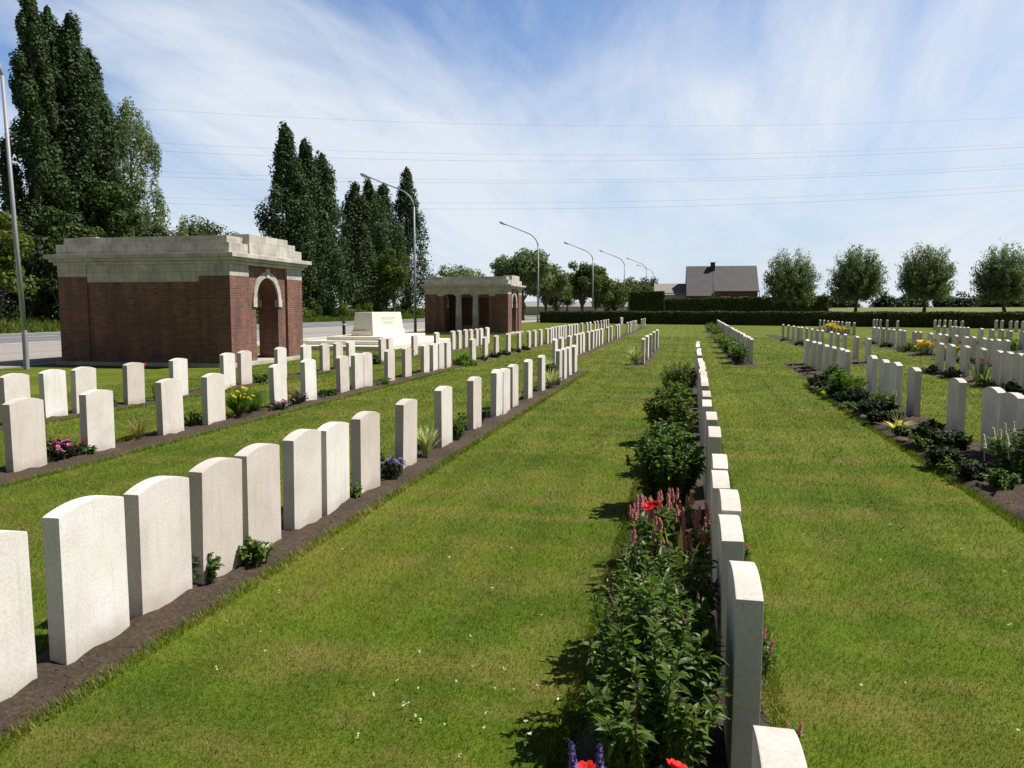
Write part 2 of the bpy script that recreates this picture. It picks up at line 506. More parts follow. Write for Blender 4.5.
# ------------------------------------------------------------------ builders
class MB:
    """collects vertices and faces for ONE mesh"""

    def __init__(s):
        s.v, s.f, s.n = [], [], 0

    def add(s, v, f):
        v = np.asarray(v, float).reshape(-1, 3)
        s.v.append(v)
        s.f.extend([tuple(int(i) + s.n for i in q) for q in f])
        s.n += len(v)
        return s

    def box(s, x0, x1, y0, y1, z0, z1):
        v = [(x0, y0, z0), (x1, y0, z0), (x1, y1, z0), (x0, y1, z0), (x0, y0, z1), (x1, y0, z1), (x1, y1, z1), (x0, y1, z1)]
        return s.add(v, [(0, 3, 2, 1), (4, 5, 6, 7), (0, 1, 5, 4), (1, 2, 6, 5), (2, 3, 7, 6), (3, 0, 4, 7)])

    def prism(s, poly, axis, a, b):
        """extrude a 2D polygon (list) along axis 0/1/2 from a to b"""
        n = len(poly)
        v = []
        for t in (a, b):
            for p, q in poly:
                v.append({0: (t, p, q), 1: (p, t, q), 2: (p, q, t)}[axis])
        f = [tuple(range(n))[::-1], tuple(range(n, 2 * n))]
        f += [(i, (i + 1) % n, n + (i + 1) % n, n + i) for i in range(n)]
        return s.add(v, f)

    def tube(s, pts, rad, seg=8, cap=True):
        pts = [Vector(p) for p in pts]
        if not hasattr(rad, '__len__'):
            rad = [rad] * len(pts)
        v, f = [], []
        u = None
        for i, p in enumerate(pts):
            d = (pts[min(i + 1, len(pts) - 1)] - pts[max(i - 1, 0)]).normalized()
            if u is None:
                u = d.orthogonal().normalized()
            u = (u - d * u.dot(d))
            u = u.normalized() if u.length > 1e-6 else d.orthogonal().normalized()
            w = d.cross(u)
            for k in range(seg):
                a = 2 * math.pi * k / seg
                v.append(p + (u * math.cos(a) + w * math.sin(a)) * rad[i])
        for i in range(len(pts) - 1):
            for k in range(seg):
                k2 = (k + 1) % seg
                f.append((i * seg + k, i * seg + k2, (i + 1) * seg + k2, (i + 1) * seg + k))
        if cap:
            f.append(tuple(range(seg))[::-1])
            f.append(tuple((len(pts) - 1) * seg + k for k in range(seg)))
        return s.add([tuple(q) for q in v], f)

    def lathe(s, prof, c=(0, 0), seg=20):
        v, f = [], []
        for r, z in prof:
            for k in range(seg):
                a = 2 * math.pi * k / seg
                v.append((c[0] + r * math.cos(a), c[1] + r * math.sin(a), z))
        for i in range(len(prof) - 1):
            for k in range(seg):
                k2 = (k + 1) % seg
                f.append((i * seg + k, i * seg + k2, (i + 1) * seg + k2, (i + 1) * seg + k))
        f.append(tuple(range(seg))[::-1])
        f.append(tuple((len(prof) - 1) * seg + k for k in range(seg)))
        return s.add(v, f)

    def quads(s, arr):
        """arr: (N,4,3)"""
        n = len(arr)
        base = np.arange(n)[:, None] * 4 + np.arange(4)[None, :]
        return s.add(arr.reshape(-1, 3), base.tolist())

    def mesh(s, name):
        me = bpy.data.meshes.new(name)
        v = np.concatenate(s.v) if s.v else np.zeros((0, 3))
        me.from_pydata(v.tolist(), [], s.f)
        me.update()
        return me

    def build(s, name, mat, parent=None, bevel=0, smooth=False, loc=None):
        me = s.mesh(name)
        if bevel:
            bm = bmesh.new()
            bm.from_mesh(me)
            bmesh.ops.remove_doubles(bm, verts=bm.verts, dist=1e-5)
            bmesh.ops.bevel(bm, geom=[e for e in bm.edges if e.is_manifold and e.calc_face_angle(0) > 0.5], offset=bevel, segments=2, affect='EDGES', profile=0.6)
            bm.to_mesh(me)
            bm.free()
        if smooth:
            for p in me.polygons:
                p.use_smooth = True
        o = bpy.data.objects.new(name, me)
        me.materials.append(mat)
        COL.objects.link(o)
        if parent:
            o.parent = parent
        if loc is not None:
            o.location = loc
        return o


def tag(o, label, cat, group=None):
    o['label'] = label
    o['category'] = cat
    if group:
        o['group'] = group
    return o


def struct(o):
    o['kind'] = 'structure'
    return o


def thing(name, label, cat, loc=(0, 0, 0), rz=0.0, group=None):
    o = bpy.data.objects.new(name, None)
    COL.objects.link(o)
    o.location = loc
    o.rotation_euler = (0, 0, rz)
    o.empty_display_size = 0.2
    return tag(o, label, cat, group)


def dup_mesh(o, parent=None, loc=(0, 0, 0), rot=(0, 0, 0), scale=(1, 1, 1)):
    c = o.copy()
    COL.objects.link(c)
    c.parent = parent
    c.location = loc
    c.rotation_euler = rot
    c.scale = scale
    return c


def unit(v):
    return v / np.maximum(np.linalg.norm(v, axis=-1, keepdims=True), 1e-9)


def leaf_quads(rng, p, nrm, size, asp=0.6, jitter=0.5, up=None):
    """diamond leaves at p, facing nrm"""
    n = len(p)
    nr = unit(nrm + rng.normal(0, jitter, (n, 3)))
    r = rng.normal(0, 1, (n, 3)) if up is None else up + rng.normal(0, 0.35, (n, 3))
    a = unit(r - nr * (r * nr).sum(1, keepdims=True))
    b = np.cross(nr, a)
    sz = size * rng.uniform(0.6, 1.25, (n, 1))
    a = a * sz * 0.5
    b = b * sz * asp * 0.5
    k = 0.15
    return np.stack([p - a, p + b - a * k, p + a, p - b - a * k], 1)


def long_leaves(rng, base, direction, length, width, droop=0.25, mb=None):
    """7-vertex folded leaves, base at stem"""
    mb = mb or MB()
    n = len(base)
    d = unit(direction)
    upv = np.array([0, 0, 1.0])
    side = np.cross(d, upv + rng.normal(0, 0.25, (n, 3)))
    side = unit(side)
    nr = np.cross(side, d)
    L = (length * rng.uniform(0.65, 1.2, n))[:, None]
    Wd = (width * rng.uniform(0.75, 1.2, n))[:, None]
    dr = (droop * rng.uniform(0.3, 1.6, n))[:, None]
    p0 = base
    mid = base + d * L * 0.5 - upv * L * dr * 0.25
    tip = base + d * L * 0.98 - upv * L * dr
    fold = nr * Wd * 0.22
    l1 = base + d * L * 0.28 + side * Wd * 0.5 + fold - upv * L * dr * 0.08
    l2 = base + d * L * 0.65 + side * Wd * 0.4 + fold - upv * L * dr * 0.45
    r1 = base + d * L * 0.28 - side * Wd * 0.5 + fold - upv * L * dr * 0.08
    r2 = base + d * L * 0.65 - side * Wd * 0.4 + fold - upv * L * dr * 0.45
    v = np.stack([p0, mid, tip, l1, l2, r1, r2], 1).reshape(-1, 3)
    f = []
    for i in range(n):
        o = i * 7
        f += [(o, o + 1, o + 3), (o + 1, o + 2, o + 4, o + 3), (o, o + 5, o + 1), (o + 1, o + 5, o + 6, o + 2)]
    return mb.add(v, f)


# ------------------------------------------------------------------ terrain
def sstep(a, b, x):
    t = np.clip((x - a) / (b - a), 0, 1)
    return t * t * (3 - 2 * t)


def tz(x, y):
    x = np.asarray(x, float)
    y = np.asarray(y, float)
    d = 0.42 * x + 0.908 * (y - 81.3)
    z = 1.9 * (1 - np.exp(-np.maximum(d - 1, 0) / 45)) * sstep(-17, -6, x)
    z = z + 1.7 * sstep(-41, -50, x)
    return z


xs = np.unique(np.concatenate([np.linspace(-30, 30, 61), np.linspace(-60, -30, 41), np.linspace(30, 140, 40), np.linspace(-900, -60, 40), np.linspace(140, 900, 40)]))
ys_ = np.unique(np.concatenate([np.linspace(-40, 160, 101), np.linspace(160, 400, 40), np.linspace(400, 2500, 30)]))
gx, gy = np.meshgrid(xs, ys_, indexing='ij')
gv = np.stack([gx, gy, tz(gx, gy)], -1).reshape(-1, 3)
ny = len(ys_)
gf = [(i * ny + j, (i + 1) * ny + j, (i + 1) * ny + j + 1, i * ny + j + 1) for i in range(len(xs) - 1) for j in range(ny - 1)]
struct(MB().add(gv, gf).build('ground', M['turf'], smooth=True))


def road_x(y):
    return 9.0 * np.clip((np.asarray(y, float) - 75) / 110, 0, 3) ** 1.6


def strip(name, x0, x1, z, mat, y0=-30, y1=330, step=5.0, dash=None):
    mb = MB()
    yy = np.arange(y0, y1 + step, step)
    if dash:
        segs = [(a, a + dash[0]) for a in np.arange(y0, y1, dash[0] + dash[1])]
    else:
        segs = list(zip(yy[:-1], yy[1:]))
    if dash:
        for a, b in segs:
            q = []
            for (xx, y_) in ((x0, a), (x1, a), (x1, b), (x0, b)):
                X = xx + float(road_x(y_))
                q.append((X, y_, z))
            mb.add(q, [(0, 1, 2, 3)])
    else:
        v = []
        for y_ in yy:
            dx = float(road_x(y_))
            v += [(x0 + dx, y_, z), (x1 + dx, y_, z)]
        mb.add(v, [(2 * i, 2 * i + 1, 2 * i + 3, 2 * i + 2) for i in range(len(yy) - 1)])
    return struct(mb.build(name, mat))


strip('pavement', -28.3, -18.35, 0.030, M['concrete'])
strip('road', -40.2, -28.3, 0.034, M['asphalt'])
strip('road_edge_line', -28.75, -28.45, 0.040, M['paint'])
strip('road_lane_line', -34.9, -34.72, 0.040, M['paint'], dash=(6.0, 2.0))
strip('road_side_line', -39.6, -39.4, 0.040, M['paint'])
kb = MB()
for a in np.arange(-30, 110, 1.0):
    kb.box(-18.35 + float(road_x(a)), -18.13 + float(road_x(a)), a + 0.006, a + 0.994, -0.05, 0.11)
struct(kb.build('kerb', M['kerb']))
# paved apron round the near shelter
struct(MB().box(-18.12, -17.3, -5, 52, -0.05, 0.020).build('path', M['concrete']))

# ------------------------------------------------------------------ flower beds (soil strips)
BEDS = []


def bed(x0, x1, y0, y1, hgt=0.035, xoff=None):
    BEDS.append((x0, x1, y0, y1))
    nx = max(4, int((x1 - x0) / 0.05))
    n = int((y1 - y0) / (0.05 if y1 < 16 else 0.12 if y1 < 40 else 0.25)) + 2
    U = np.linspace(0, 1, nx)
    V = np.linspace(y0, y1, n)
    uu, vv = np.meshgrid(U, V, indexing='ij')
    e = np.minimum(uu, 1 - uu) * (x1 - x0)
    ed = np.minimum(e, np.minimum(vv - y0, y1 - vv))
    edge = np.clip(ed / 0.07, 0, 1)
    z = -0.012 + edge * np.maximum(0.020, 0.022 + hgt * 0.4 + RNG.normal(0, hgt * 0.28, uu.shape) + hgt * 0.4 * np.sin(vv * 5.1 + uu * 3))
    wob = 0.012 * np.sin(vv * 7.3) + RNG.normal(0, 0.006, uu.shape)
    v = np.stack([x0 + uu * (x1 - x0) + wob, vv, z], -1).reshape(-1, 3)
    f = [(i * n + j, (i + 1) * n + j, (i + 1) * n + j + 1, i * n + j + 1) for i in range(nx - 1) for j in range(n - 1)]
    return struct(MB().add(v, f).build('soil_bed', M['soil'], smooth=True))


bed(-2.86, -2.37, 1.2, 20.3)
bed(-3.75, -3.27, 21.5, 72)
bed(-6.45, -5.82, 3.5, 37)
bed(-6.2, -5.7, 36.2, 64)
bed(-8.98, -8.48, 6.0, 28.6)
bed(-8.75, -8.25, 28.6, 35)
bed(-0.40, 0.36, 1.0, 21.5, 0.03)
bed(-1.62, -1.0, 22.4, 33)
bed(1.18, 1.95, 22.9, 62)
bed(2.36, 3.28, 6.0, 17.6, 0.06)
bed(2.62, 3.28, 17.3, 24.2, 0.06)
bed(4.40, 5.15, 24.2, 50)
bed(5.55, 6.18, 13.0, 22.3, 0.05)
bed(7.45, 8.25, 22.0, 40.3)
bed(8.9, 9.65, 50.5, 66)
bed(11.4, 12.15, 28, 45)

# ------------------------------------------------------------------ headstones
TH, WD = 0.085, 0.42


def stone_mesh(seed, crest=0.05):
    r = random.Random(seed)
    mb = MB()
    poly = [(-WD / 2, -0.12), (WD / 2, -0.12), (WD / 2, 0.65)]
    nseg = 14
    for i in range(1, nseg):
        t = i / nseg
        y = WD / 2 - WD * t
        poly.append((y, 0.65 + crest * (1 - (2 * t - 1) ** 2)))
    poly.append((-WD / 2, 0.65))
    mb.prism(poly, 0, -TH / 2, TH / 2)
    me = mb.mesh('headstone')
    bm = bmesh.new()
    bm.from_mesh(me)
    bmesh.ops.recalc_face_normals(bm, faces=bm.faces)
    eds = [e for e in bm.edges if e.is_manifold and e.calc_face_angle(0) > 0.5 and min(v.co.z for v in e.verts) > -0.1 or (abs(e.verts[0].co.z - e.verts[1].co.z) > 0.5)]
    bmesh.ops.bevel(bm, geom=eds, offset=0.004, segments=2, affect='EDGES', profile=0.7)
    bm.to_mesh(me)
    bm.free()
    me.materials.append(M['stone'])
    return me


STONES = [stone_mesh(1, 0.036), stone_mesh(2, 0.033), stone_mesh(3, 0.040)]
ONES = ['', 'first', 'second', 'third', 'fourth', 'fifth', 'sixth', 'seventh', 'eighth', 'ninth', 'tenth', 'eleventh', 'twelfth', 'thirteenth', 'fourteenth', 'fifteenth', 'sixteenth', 'seventeenth', 'eighteenth', 'nineteenth']
TENS = {2: 'twent', 3: 'thirt', 4: 'fort'}


def ordinal(n):
    if n < 20:
        return ONES[n]
    t, u = divmod(n, 10)
    return TENS[t] + 'ieth' if u == 0 else TENS[t] + 'y-' + ONES[u]


def row(xs_, yn, H, phrase, group, special=None, anchor='near'):
    out = []
    order = sorted(yn)
    for i, y in enumerate(order):
        x = xs_ if not callable(xs_) else xs_(y)
        o = bpy.data.objects.new('headstone', random.choice(STONES))
        COL.objects.link(o)
        yc = y + WD / 2 if anchor == 'near' else y - WD / 2
        o.location = (x + random.uniform(-0.006, 0.006), yc, random.uniform(-0.012, 0.012))
        o.scale = (1, random.uniform(0.985, 1.015), H / 0.65)
        o.rotation_euler = (math.radians(random.gauss(0, 0.35)), math.radians(random.gauss(0, 0.5)), math.radians(random.gauss(0, 0.8)))
        sp = (special or {}).get(i)
        tag(o, sp or ('headstone ' + ordinal(i + 1) + ' from the near end of ' + phrase), 'headstone', group)
        out.append(o)
    return out


hx = TH / 2
L1 = [2.36, 2.94, 3.46, 3.98, 4.45, 5.07, 5.59, 6.23, 7.25, 8.52, 9.84, 11.1, 11.57, 12.24, 13.45, 14.8, 16.93, 17.59, 18.4, 19.3]
row(-2.6 - hx, L1, 0.65, 'the row left of the central lawn', 'headstones edging the left of the central lawn', {
    0: 'headstone cut off by the left edge of the picture at its bottom corner',
    1: 'large pinkish speckled headstone nearest the bottom left corner, whole in view'})
L1b = [21.94, 23.2, 24.83, 26.33, 27.34, 28.15, 29.76, 31.05, 32.08, 33.19, 34.38, 37.26, 39.01, 42.12, 43.38, 49.64, 52.29, 54.2, 56.1, 58.0, 65.0, 67.5, 70.0]
row(-3.5 - hx, L1b, 0.69, 'the far left row toward the hedge', 'headstones in the far left row leading to the hedge')
L2 = [5.72, 6.42, 7.4, 8.67, 9.61, 11.4, 12.44, 13.85, 14.5, 14.96, 16.22, 17.26, 18.55, 19.25, 19.74, 20.33, 22.82, 24.26, 25.64, 27.42, 29.15, 30.95, 32.14, 33.38, 34.93, 35.7]
row(lambda y: -6.14 - hx + 0.012 * max(0, y - 15), L2, 0.66, 'the middle left row with yellow lilies', 'headstones of the middle left row', {
    0: 'sliver of a headstone at the left edge, just left of the pink flower mat'})
L2b = [36.4, 37.2, 38.0, 38.77, 39.51, 40.25, 41.47, 42.46, 43.54, 44.68, 46.95, 49.35, 50.96, 53.44, 55.27, 57.22, 59.31, 61.02, 62.74]
row(-5.9 - hx, L2b, 0.69, 'the row past the columned shelter', 'headstones past the columned shelter')
L3 = [9.04, 9.71, 10.3, 11.42, 12.63, 14.2, 14.84, 16.34, 17.55, 18.59, 19.38, 20.18, 22.51, 23.14, 25.4, 27.84]
row(-8.7 - hx, L3, 0.66, 'the row by the arched shelter', 'headstones in front of the arched brick shelter')
L3b = [29.07, 29.91, 30.81, 31.65, 32.5, 33.33, 34.38]
row(-8.45 - hx, L3b, 0.69, 'the short row before the columns', 'headstones in front of the columned shelter')
row(-6.0 - hx, [76.0, 77.0, 78.0], 0.69, 'the hedge-side trio left of lawn', 'headstones against the hedge left of the lawn')


def mx(y):
    return 0.155 + hx + 0.0045 * max(0, y - 7)


Mr = [1.34, 2.59, 3.26, 3.70, 4.23, 4.77, 5.83, 6.70, 7.74, 8.72, 9.66, 10.36, 10.86, 11.4, 11.9, 12.4, 12.95, 13.45, 13.95, 14.4, 16.05, 16.6, 17.15, 17.7, 18.25, 19.6, 20.1, 21.0, 21.6]
row(mx, Mr, 0.65, 'the centre row behind the tall shrubs', 'headstones of the centre row', {
    0: 'sunlit headstone top cut off by the bottom edge, right of the centre row'})
row(lambda y: -1.19 + 0.004 * (y - 22), [22.77, 24.79, 26.82, 29.22, 32.08], 0.71, 'the short row beside pale lilies', 'headstones beside the pale lilies')
mini = [23.3 + 0.98 * i for i in range(15)] + [40.2 + 1.02 * i for i in range(21)]
row(lambda y: 1.72 + 0.010 * (y - 23), mini, 0.70, 'the unbroken row with round bushes', 'headstones with round bushes ahead')

R1 = [8.62, 9.10, 9.57, 10.81, 12.65, 13.76, 14.48, 15.41, 17.77, 18.34, 19.32, 20.25, 21.24, 22.24, 23.47]
r1 = row(3.1 + hx, R1, 0.69, 'the dark bed right of lawn', 'headstones along the dark bed right of the lawn', anchor='far')
R2 = [24.9, 26.65, 28.56, 29.88, 31.21, 33.16, 34.43, 35.8, 37.29, 38.91, 39.95, 41.82, 43.89, 46.17]
row(4.95 + hx, R2, 0.69, 'the spaced grey slab row', 'headstones of the spaced grey row', anchor='far')
R3 = [15.1, 15.6, 16.1, 16.6, 17.08, 17.6, 18.13, 19.13, 20.12, 21.13, 21.98]
row(6 + hx, R3, 0.69, 'the close-set right edge row', 'headstones of the close-set right row', anchor='far')
R4 = [23.9, 24.45, 25.01, 25.57, 26.42, 27.05, 28.02, 29.05, 29.72, 30.77, 32.05, 32.72, 34.33, 34.95, 35.94, 36.8, 37.72, 38.67, 39.48]
row(8.1 + hx, R4, 0.69, 'the yellow-flowered row', 'headstones with yellow flowers at the foot', anchor='far')
R5 = [32.6, 33.61, 34.93, 35.77, 36.77, 38.07, 39.74, 40.28, 40.84, 41.42, 41.92, 43.11, 44.09]
row(12 + hx, R5, 0.69, 'the lime bush row', 'headstones by the lime green bush', anchor='far')
R2b = [51.44, 52.99, 53.96, 55.32, 56.76, 57.88, 59.05, 60.7, 62.44, 64.2]
row(9.5 + hx, R2b, 0.69, 'the orange-flowered hedge row', 'headstones with orange flowers near the hedge', anchor='far')
row(18.0, [60.0, 61.5, 62.6, 63.8, 65.1, 66.2], 0.69, 'the hedge row below third willow', 'headstones before the hedge by the third willow')
row(21.5, [59.5, 60.6, 61.6, 63.2, 64.3], 0.69, 'the hedge row below rightmost willow', 'headstones before the hedge by the rightmost willow')
row(14.2, [61.0, 64.0, 66.2, 67.4, 68.4], 0.69, 'the hedge row below second willow', 'headstones before the hedge by the second willow')

# carved badge rings on the inscribed faces of the nearest stones of the right row
em = MB()
for k in range(24):
    a0, a1 = 2 * math.pi * k / 24, 2 * math.pi * (k + 1) / 24
    q = []
    for a in (a0, a1):
        for r_ in (0.085, 0.10):
            q.append((a, r_))
    v = []
    for xx in (0.0, 0.0018):
        for a, r_ in q:
            v.append((-xx, r_ * math.cos(a), r_ * math.sin(a)))
    em.add(v, [(4, 5, 7, 6), (1, 3, 7, 5), (0, 4, 6, 2)])
em.box(-0.0018, 0.0, -0.012, 0.012, -0.06, 0.06)
em.box(-0.0015, 0.0, -0.045, 0.045, 0.005, 0.03)
e0 = None
for o in r1[:4]:
    if e0 is None:
        e0 = em.build('carved_badge', M['stone'], o, loc=(-TH / 2 + 0.001, 0, 0.49))
    else:
        dup_mesh(e0, o, (-TH / 2 + 0.001, 0, 0.49))


# ------------------------------------------------------------------ brick shelters
def make_shelter(loc, front_far, label):
    """local: x from 0 to -LN (away from the rows), y 0..DP ; front (columns) at y=DP if front_far"""
    LN, DP = 5.2, 4.1
    root = thing('brick_shelter', label, 'shelter', loc)

    def Y(a, b):
        return (a, b) if front_far else (DP - b, DP - a)

    def ybox(mb, x0, x1, a, b, z0, z1):
        a, b = Y(a, b)
        return mb.box(x0, x1, a, b, z0, z1)

    pl = MB().box(-LN - 0.10, 0.10, -0.10, DP + 0.10, -0.3, 0.10)
    pl.build('plinth', M['ashlar'], root, 0.01)
    zb, zf, zc = 2.41, 2.72, 3.0
    # back wall with slightly recessed middle panel
    w = MB()
    for x0, x1 in ((-LN, -LN + 0.9), (-0.9, 0)):
        ybox(MB(), x0, x1, 0, 0.95, 0.10, zb).build('corner_pier', M['brick'], root)
    ybox(w, -LN + 0.9, -0.9, 0.035, 0.36, 0.10, 2.26)
    w.build('back_wall', M['brick'], root)
    # front bays and end piers
    fb = MB()
    for x0, x1 in ((-LN, -LN + 0.75), (-0.75, 0)):
        ybox(MB(), x0, x1, DP - 0.95, DP, 0.10, zb).build('corner_pier', M['brick'], root)
    for x0, x1, g0, g1 in ((-LN + 0.75, -LN + 1.18, 0, 0.03), (-1.18, -0.75, -0.03, 0)):
        an_ = ybox(MB(), x0, x1, DP - 0.55, DP - 0.05, 0.10, 2.30).build('anta', M['brick'], root)
        ybox(MB(), x0 + g0 * 0.1 + g1, x1 + g0 + g1 * 0, DP - 0.58, DP - 0.02, 2.30, zb).build('anta_cap', M['ashlar'], an_)
    # arched end panels
    a0, a1 = 0.95, DP - 0.95
    cx, rad, spring = DP / 2, 0.63, 1.80
    for xa, xb in ((-0.68, -0.07), (-LN + 0.07, -LN + 0.68)):
        poly_l = [(a0, 0.10), (cx - rad, 0.10), (cx - rad, spring)]
        arc = [(cx - rad * math.cos(math.pi * i / 24), spring + rad * math.sin(math.pi * i / 24)) for i in range(25)]
        left = [(a0, 0.10), (cx - rad, 0.10)] + arc[:13] + [(cx, zf), (a0, zf)]
        right = [(cx, zf)] + arc[12:] + [(cx + rad, 0.10), (a1, 0.10), (a1, zf)]
        mb = MB()
        mb.prism(left, 0, xa, xb)
        mb.prism(right, 0, xa, xb)
        o = mb.build('arched_wall', M['brick'], root)
        bm = bmesh.new()
        bm.from_mesh(o.data)
        bmesh.ops.recalc_face_normals(bm, faces=bm.faces)
        bm.to_mesh(o.data)
        bm.free()
        # stone ring, both faces
        for fx0, fx1 in ((xb - 0.02, xb + 0.035), (xa - 0.035, xa + 0.02)):
            ring = MB()
            for i in range(24):
                t0, t1 = math.pi * (i + 0.03) / 24, math.pi * (i + 0.97 if i % 4 == 3 else i + 1.0) / 24
                ri, ro = rad - 0.012, rad + 0.16
                q = [(cx - ri * math.cos(t0), spring + ri * math.sin(t0)), (cx - ro * math.cos(t0), spring + ro * math.sin(t0)),
                     (cx - ro * math.cos(t1), spring + ro * math.sin(t1)), (cx - ri * math.cos(t1), spring + ri * math.sin(t1))]
                ring.prism(q, 0, fx0, fx1)
            ring.build('arch_ring', M['ashlar'], o)
        ks = MB()
        ks.prism([(cx - 0.075, spring + rad - 0.02), (cx + 0.075, spring + rad - 0.02), (cx + 0.105, spring + rad + 0.25), (cx - 0.105, spring + rad + 0.25)], 0, xb - 0.03, xb + 0.06)
        ks.build('keystone', M['ashlar'], o, 0.006)
        for c0, c1 in ((cx - rad - 0.19, cx - rad + 0.02), (cx + rad - 0.02, cx + rad + 0.19)):
            for fx0, fx1 in ((xb - 0.09, xb + 0.045), (xa - 0.045, xa + 0.09)):
                MB().box(fx0, fx1, c0, c1, spring - 0.21, spring).build('impost', M['ashlar'], o, 0.006)
    # stone frieze: corner blocks, long beams, lowered middle band
    for x0, x1 in ((-LN, -LN + 0.9), (-0.9, 0)):
        for q0, q1 in ((-0.004, 0.954), (DP - 0.954, DP + 0.004)):
            cb_ = MB().box(x0 - 0.004, x1 + 0.004, q0, q1, zb, zf).build('frieze_block', M['ashlar'], root, 0.005)
            MB().box(x0 - 0.02, x1 + 0.02, q0 - 0.016, q1 + 0.016, 2.555, 2.575).build('moulding', M['ashlar'], cb_)
    ybox(MB(), -LN + 0.904, -0.904, 0.02, 0.37, 2.26, zf).build('frieze_beam', M['ashlar'], root, 0.005)
    ybox(MB(), -LN + 0.904, -0.904, DP - 0.5, DP - 0.01, zb, zf).build('frieze_beam', M['ashlar'], root, 0.005)
    co = MB()
    co.box(-LN - 0.07, 0.07, -0.07, DP + 0.07, zf, zf + 0.09)
    co.box(-LN - 0.15, 0.15, -0.15, DP + 0.15, zf + 0.09, zf + 0.17)
    co.box(-LN - 0.24, 0.24, -0.24, DP + 0.24, zf + 0.17, zc)
    co.build('cornice', M['ashlar'], root, 0.012)
    pa = MB()
    pa.box(-LN - 0.01, 0.01, -0.01, DP + 0.01, zc, 3.28)
    pa.box(-LN + 0.13, -0.13, 0.13, DP - 0.13, 3.28, 3.46)
    pa.build('parapet', M['ashlar'], root, 0.008)
    for xa, xb in ((-0.5, 0.05), (-LN - 0.05, -LN + 0.5)):
        rb = MB().box(xa, xb, 0.95, DP - 0.95, zc + 0.004, 3.56)
        rb.build('raised_block', M['ashlar'], root, 0.008)
    # columns of the open front
    c0 = None
    span = LN - 2 * 1.18
    yc = DP - 0.28 if front_far else 0.28
    for k in (1, 2):
        x = -1.18 - span * (k - 0.06 * (1 if k == 1 else -1)) / 3
        if c0 is None:
            prof = [(0.235, 0.10), (0.235, 0.20), (0.205, 0.23), (0.198, 0.28), (0.195, 0.9), (0.165, 2.16), (0.165, 2.20), (0.19, 2.22), (0.165, 2.24), (0.165, 2.28), (0.22, 2.33)]
            mb = MB().lathe(prof, (0, 0), 24)
            mb.box(-0.235, 0.235, -0.235, 0.235, 2.33, zb)
            c0 = mb.build('column', M['ashlar'], root, smooth=False, loc=(x, yc, 0))
        else:
            dup_mesh(c0, root, (x, yc, 0))
    # inner bench along the back wall
    bn = MB()
    ybox(bn, -LN + 0.95, -0.95, 0.37, 0.75, 0.10, 0.45)
    bn.build('bench', M['ashlar'], root, 0.008)
    return root


make_shelter((-11.72, 19.56, 0), True, 'near red brick shelter with stone cornice, its blank shaded wall facing us')
make_shelter((-10.5, 48.0, 0), False, 'farther brick shelter with two pale columns, open front in shade')

# stone of remembrance
rem = thing('altar_stone', 'white altar-like memorial block on broad stone steps between the shelters', 'memorial', (-12.75, 32.8, 0))
s1 = MB().box(-2.4, 1.9, -4.2, 4.6, -0.2, 0.15)
s1.build('lower_step', M['altar'], rem, 0.01)
MB().box(-1.8, 1.5, -3.3, 3.4, 0.15, 0.30).build('middle_step', M['altar'], rem, 0.01)
MB().box(-1.2, 1.15, -2.6, 2.7, 0.30, 0.45).build('upper_step', M['altar'], rem, 0.01)
bb = MB()
bb.box(-0.47, 0.47, -1.86, 1.86, 0.45, 0.66)
bb.add([(-0.43, -1.80, 0.66), (0.43, -1.80, 0.66), (0.43, 1.80, 0.66), (-0.43, 1.80, 0.66), (-0.36, -1.70, 1.40), (0.36, -1.70, 1.40), (0.36, 1.70, 1.40), (-0.36, 1.70, 1.40)],
       [(0, 3, 2, 1), (4, 5, 6, 7), (0, 1, 5, 4), (1, 2, 6, 5), (2, 3, 7, 6), (3, 0, 4, 7)])
bb.build('block', M['altar'], rem, 0.012)
# carved inscription on its long face
tcu = bpy.data.curves.new('inscription', 'FONT')
tcu.body = 'THEIR NAME LIVETH\nFOR EVERMORE'
tcu.align_x = 'CENTER'
tcu.size = 0.17
tcu.extrude = 0.003
to = bpy.data.objects.new('inscription_source', tcu)
COL.objects.link(to)
dg = bpy.context.evaluated_depsgraph_get()
tm = bpy.data.meshes.new_from_object(to.evaluated_get(dg))
bpy.data.objects.remove(to)
ti = bpy.data.objects.new('inscription', tm)
COL.objects.link(ti)
ti.parent = rem
ti.location = (0.404, 0, 1.10)
ti.rotation_euler = (math.radians(90 - 5.4), 0, math.radians(90))
tm.materials.clear()
tm.materials.append(plain('carved_letter', (0.66, 0.62, 0.52), 0.9))

